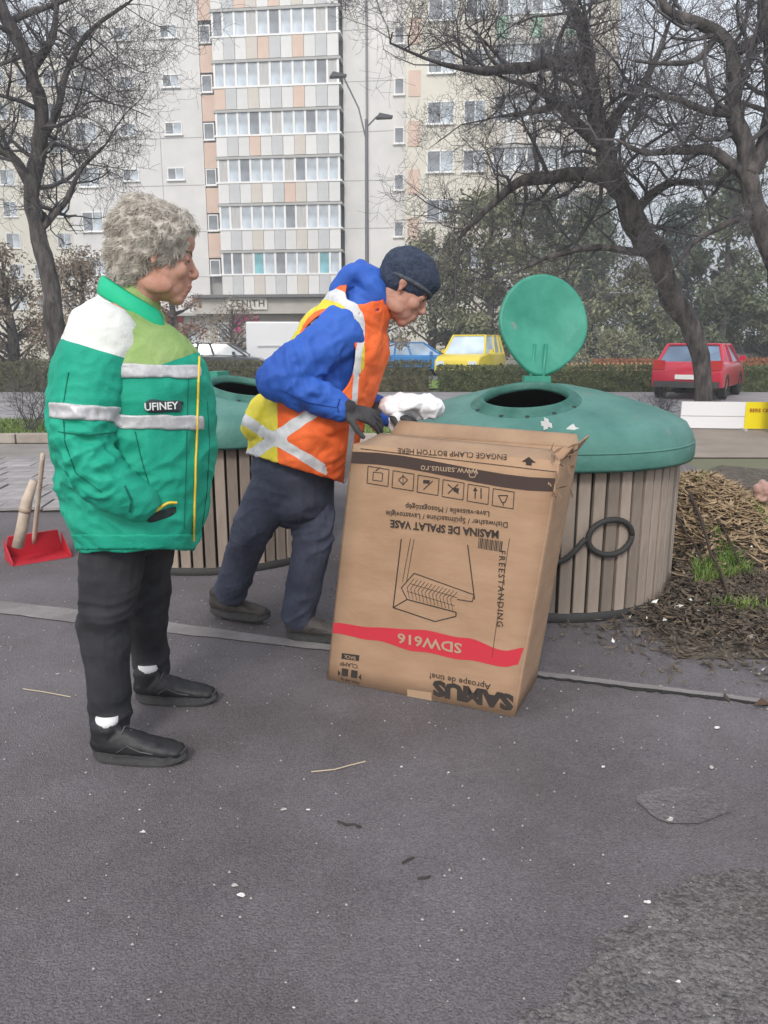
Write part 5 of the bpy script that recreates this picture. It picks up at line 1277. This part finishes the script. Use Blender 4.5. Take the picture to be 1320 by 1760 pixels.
hA = hip2+Vector((-.03, -.09, -.03)); hB = hip2+Vector((.05, .09, -.03)); anA = P(397, 1012, 3.42); anB = P(512, 1058, 3.24)
knA = P(437, 900, 3.24); knB = P(538, 925, 3.26)
# near leg trails behind with the heel lifted, far leg carries the weight
for h, k, a in ((hA, knA, anA), (hB, knB, anB)):
    loft(body, [h, h.lerp(k, .5), k, k.lerp(a, .5), a], [.085, .072, .055, .052, .038], ref=r2)
organic('body', sub(body, m0), skin2, mn, .0046, 4, lambda p, n: .0007*nz(p, 80), .5); eyes(mn, q2, hs2, r2, u2, f2, m0)
br = MB()
for sg in (-1, 1): br.tube([q2(.088, sg*.014, .020)-m0, q2(.087, sg*.034, .026)-m0, q2(.074, sg*.052, .020)-m0], .004, 6)
br.build('eyebrow', mat('brow_dark', (.04, .03, .025), .9), mn)
# hair stubble and cap
cap = MB(); ell(cap, q2(-.020, 0, .052), (.118*hs2, .094*hs2, .100*hs2), (f2, r2, u2), 24); ell(cap, q2(-.048, 0, .010), (.088, .088, .085), (f2, r2, u2), 20); ell(cap, q2(.038, 0, .072), (.070, .078, .055), (f2, r2, u2), 20)
capm = mat('knit_navy', (.018, .028, .055), .95, (.045, .06, .10), scale=60, bump=.8, bscale=160)
co_ = organic('knit_cap', sub(cap, m0), capm, mn, .005, 4, lambda p, n: .0012*sin((p.dot(r2)*260))+.003*nz(p, 24))
# rolled edge of the cap
pts = []
for k in range(41):
    a = 2*pi*k/40; pts.append(q2(-.006+.096*cos(a), .083*sin(a), .020+.018*cos(a))-m0)
MB().tube(pts, .010, 8, cap=False).build('cap_rim', mat('knit_rim', (.05, .06, .08), .95, (.10, .11, .13), scale=80, bump=.6, bscale=160), co_, True)
# trousers
jn = mat('work_trousers', (.032, .038, .065), .9, (.075, .085, .125), scale=5, bump=.3, bscale=120)
tr = MB(); loft(tr, [hip2+Vector((.02, 0, .14)), hip2, hip2+Vector((0, 0, -.12))], [(.22, .17), (.22, .185), (.18, .16)], ref=r2)
for h, k, a in ((hA, knA, anA), (hB, knB, anB)):
    loft(tr, [h, h.lerp(k, .5), k, k.lerp(a, .5), a+Vector((0, 0, -.01))], [(.105, .125), (.098, .108), (.085, .088), (.078, .080), (.070, .074)], ref=r2)
organic('trousers', sub(tr, m0), jn, mn, .006, 3, tf_(m0, .5, .16))
boot = mat('boot', (.03, .027, .025), .6, (.07, .06, .055), scale=12)
hA_ = P(372, 1035, 3.46); hA_.z = .05; hB_ = G(496, 1098)
s1 = shoe(mn, P(366, 1062, 3.50)-m0+Vector((0, 0, .02)), Vector((.93, -.3, 0)), .30, boot, slm); s2 = shoe(mn, hB_-m0, Vector((.97, -.1, 0)), .30, boot, slm)
# blue jacket
bj = mat('jacket_blue', (.015, .075, .38), .7, (.03, .12, .50), scale=4, bump=.2, bscale=140)
jb = MB()
loft(jb, [Q(628, 520), Q(600, 575), Q(565, 650), Q(530, 730), Q(515, 790)], [(.10, .095), (.22, .145), (.225, .165), (.215, .165), (.20, .16)], ref=r2, n=26)
loft(jb, [sh1+Vector((.02, .04, .02)), sh1.lerp(el1, .5), el1], [(.095, .105), (.092, .098), (.080, .085)], ref=r2)
loft(jb, [el1, el1.lerp(wr1, .5), wr1-(wr1-el1).normalized()*.01], [(.082, .085), (.072, .075), (.050, .052)], ref=r2)
loft(jb, [sh2, sh2.lerp(el2, .5), el2], [.095, .085, .075], ref=r2); loft(jb, [el2, el2.lerp(wr2, .5), wr2], [.075, .065, .050], ref=r2)
# hood crumpled behind the neck, and high collar
loft(jb, [Q(648, 540), Q(640, 500), Q(612, 478), Q(585, 505)], [(.085, .055), (.105, .06), (.10, .055), (.075, .05)], ref=r2)
loft(jb, [Q(640, 478), Q(620, 458)], [(.07, .04), (.045, .028)], ref=r2); loft(jb, [Q(636, 580), Q(646, 545)], [(.06, .045), (.07, .05)], ref=r2)
fb = folds(.011, 8, 8, 8, 20)
def bd_(p, n):
    x, y = toPix(p+m0); e = fb(p, n); k = math.exp(-((x-520)**2+(y-640)**2)/(2*50**2)); return e*(.6+.6*k)-.010*k*abs(sin((x-.2*y)*.16))
jbo = organic('jacket', sub(jb, m0), bj, mn, .007, 4, bd_)
# hi-vis vest: a second, slightly larger shell, open at the armholes
orm = mat('vest_orange', (.80, .11, .02), .75, (.88, .17, .04), scale=5, bump=.2, bscale=120)
ylm = mat('vest_yellow', (.62, .52, .03), .75, (.74, .64, .08), scale=6, bump=.2, bscale=120)
tpm = mat('vest_tape', (.55, .56, .58), .45, (.66, .66, .68), scale=50)
vs_ = MB()
loft(vs_, [Q(612, 545), Q(592, 590), Q(562, 655), Q(528, 735), Q(512, 795)], [(.205, .135), (.25, .185), (.255, .205), (.26, .222), (.25, .212)], ref=r2, n=30)
loft(vs_, [Q(480, 690, -.02), Q(452, 725, -.02), Q(462, 752, -.02)], [(.15, .06), (.16, .075), (.12, .05)], ref=r2)
vo = organic('vest', sub(vs_, m0), orm, mn, .007, 4, folds(.008, 7, 7, 9, 31))
vo.data.materials.append(ylm); vo.data.materials.append(tpm)
bm = bmesh.new(); bm.from_mesh(vo.data)
kill = []
for f in bm.faces:
    c = f.calc_center_median()+m0; x, y = toPix(c)
    near_ = (f.normal.y < .55)
    # slanted hem and the neck opening
    if y > 806-.0*x+ (x-512)*.30 or (y < 560 and x > 560 and f.normal.z > .4 and x > 595): kill.append(f); continue
    if near_:
        e = ((x-563)/47)**2+((y-612)/72)**2
        if e < 1: kill.append(f); continue
        if e < 1.22: f.material_index = 0
        elif e < 1.75 and y < 640: f.material_index = 1
        elif e < 2.6 and y < 600 and x < 625: f.material_index = 2
        if x < 478-(y-700)*-.0 and y > 640: f.material_index = 1
        if abs((y-735)-(x-500)*-.72) < 12 and x < 590 and y > 690: f.material_index = 2
        if abs((y-752)-(x-470)*.62) < 10 and x < 560 and y > 690: f.material_index = 2
        if 606 < x-(650-y)*.10 < 616 and y > 575: f.material_index = 2
bmesh.ops.delete(bm, geom=kill, context='FACES'); smooth_edges(bm, 14); bm.to_mesh(vo.data); bm.free()
md = vo.modifiers.new('s', 'SOLIDIFY'); md.thickness = .008; md.offset = 1
glv = mat('glove_dark', (.028, .027, .03), .8, (.06, .058, .062), scale=14, bump=.4, bscale=80)
gm = MB(); hand_parts(gm, wr1, Vector((.88, 0, -.25)), Vector((0, -.5, .8)), 1, 1.16, .5)
loft(gm, [wr1-(wr1-el1).normalized()*.015, wr1+Vector((.02, 0, 0))], [(.040, .038), (.042, .036)], ref=r2)
organic('glove', sub(gm, m0), glv, mn, .0045, 2, lambda p, n: .003*nz(p, 40), .35)
gm = MB(); hand_parts(gm, wr2, Vector((.8, -.35, -.2)), Vector((0, .1, 1)), 1, 1.16, .7)
loft(gm, [wr2-Vector((.05, 0, -.01)), wr2+Vector((.02, 0, 0))], [(.046, .044), (.042, .036)], ref=r2)
organic('glove', sub(gm, m0), glv, mn, .0045, 2, lambda p, n: .003*nz(p, 40), .35)
# white plastic bag gripped by the far hand, resting on the dome
bg = MB(); bc = wr2+Vector((.13, -.02, .0))
ell(bg, bc+Vector((-.05, .02, .035)), (.10, .06, .045)); ell(bg, bc+Vector((.03, .03, .030)), (.085, .06, .042)); ell(bg, bc+Vector((-.12, .0, .03)), (.055, .04, .035)); ell(bg, bc+Vector((-.09, -.01, -.02)), (.035, .03, .05))
tag(organic('plastic_bag', bg, mat('bag_white', (.72, .73, .76), .35, (.80, .81, .84), scale=12), None, .004, 3, lambda p, n: .016*(1-3*abs(nz(p, 9)))+.006*(1-3*abs(nz(p, 24, 3)))+.0015*nz(p, 80)), 'white crumpled plastic bag in the man\'s gloved hand at the container opening', 'bag')


sm2 = mat('seam_blue', (.008, .035, .20), .85)
seam(jbo, [(486, 672), (530, 692), (585, 702)], .0016, sm2, oo=m0); seam(jbo, [(584, 686), (580, 700), (584, 716)], .003, sm2, 'cuff_seam', oo=m0)
seam(vo, [(600, 600), (598, 660), (588, 730), (575, 800)], .0022, mat('seam_orange', (.45, .05, .01), .8), oo=m0)
# ---------------------------------------------------------------- thin winter haze in the air
hz_ = MB().box(-420, 420, -30, 620, -1.1, 60).build('haze', None); hm_ = bpy.data.materials.new('haze_air'); hm_.use_nodes = True; hn = hm_.node_tree; hn.nodes.clear()
ho_ = hn.nodes.new('ShaderNodeOutputMaterial'); hv = hn.nodes.new('ShaderNodeVolumePrincipled'); hv.inputs['Color'].default_value = (.93, .96, 1, 1); hv.inputs['Density'].default_value = .0036; hv.inputs['Anisotropy'].default_value = .2
hn.links.new(hv.outputs[0], ho_.inputs['Volume']); hz_.data.materials.append(hm_); hz_['kind'] = 'stuff'; hz_['label'] = 'thin pale winter haze'
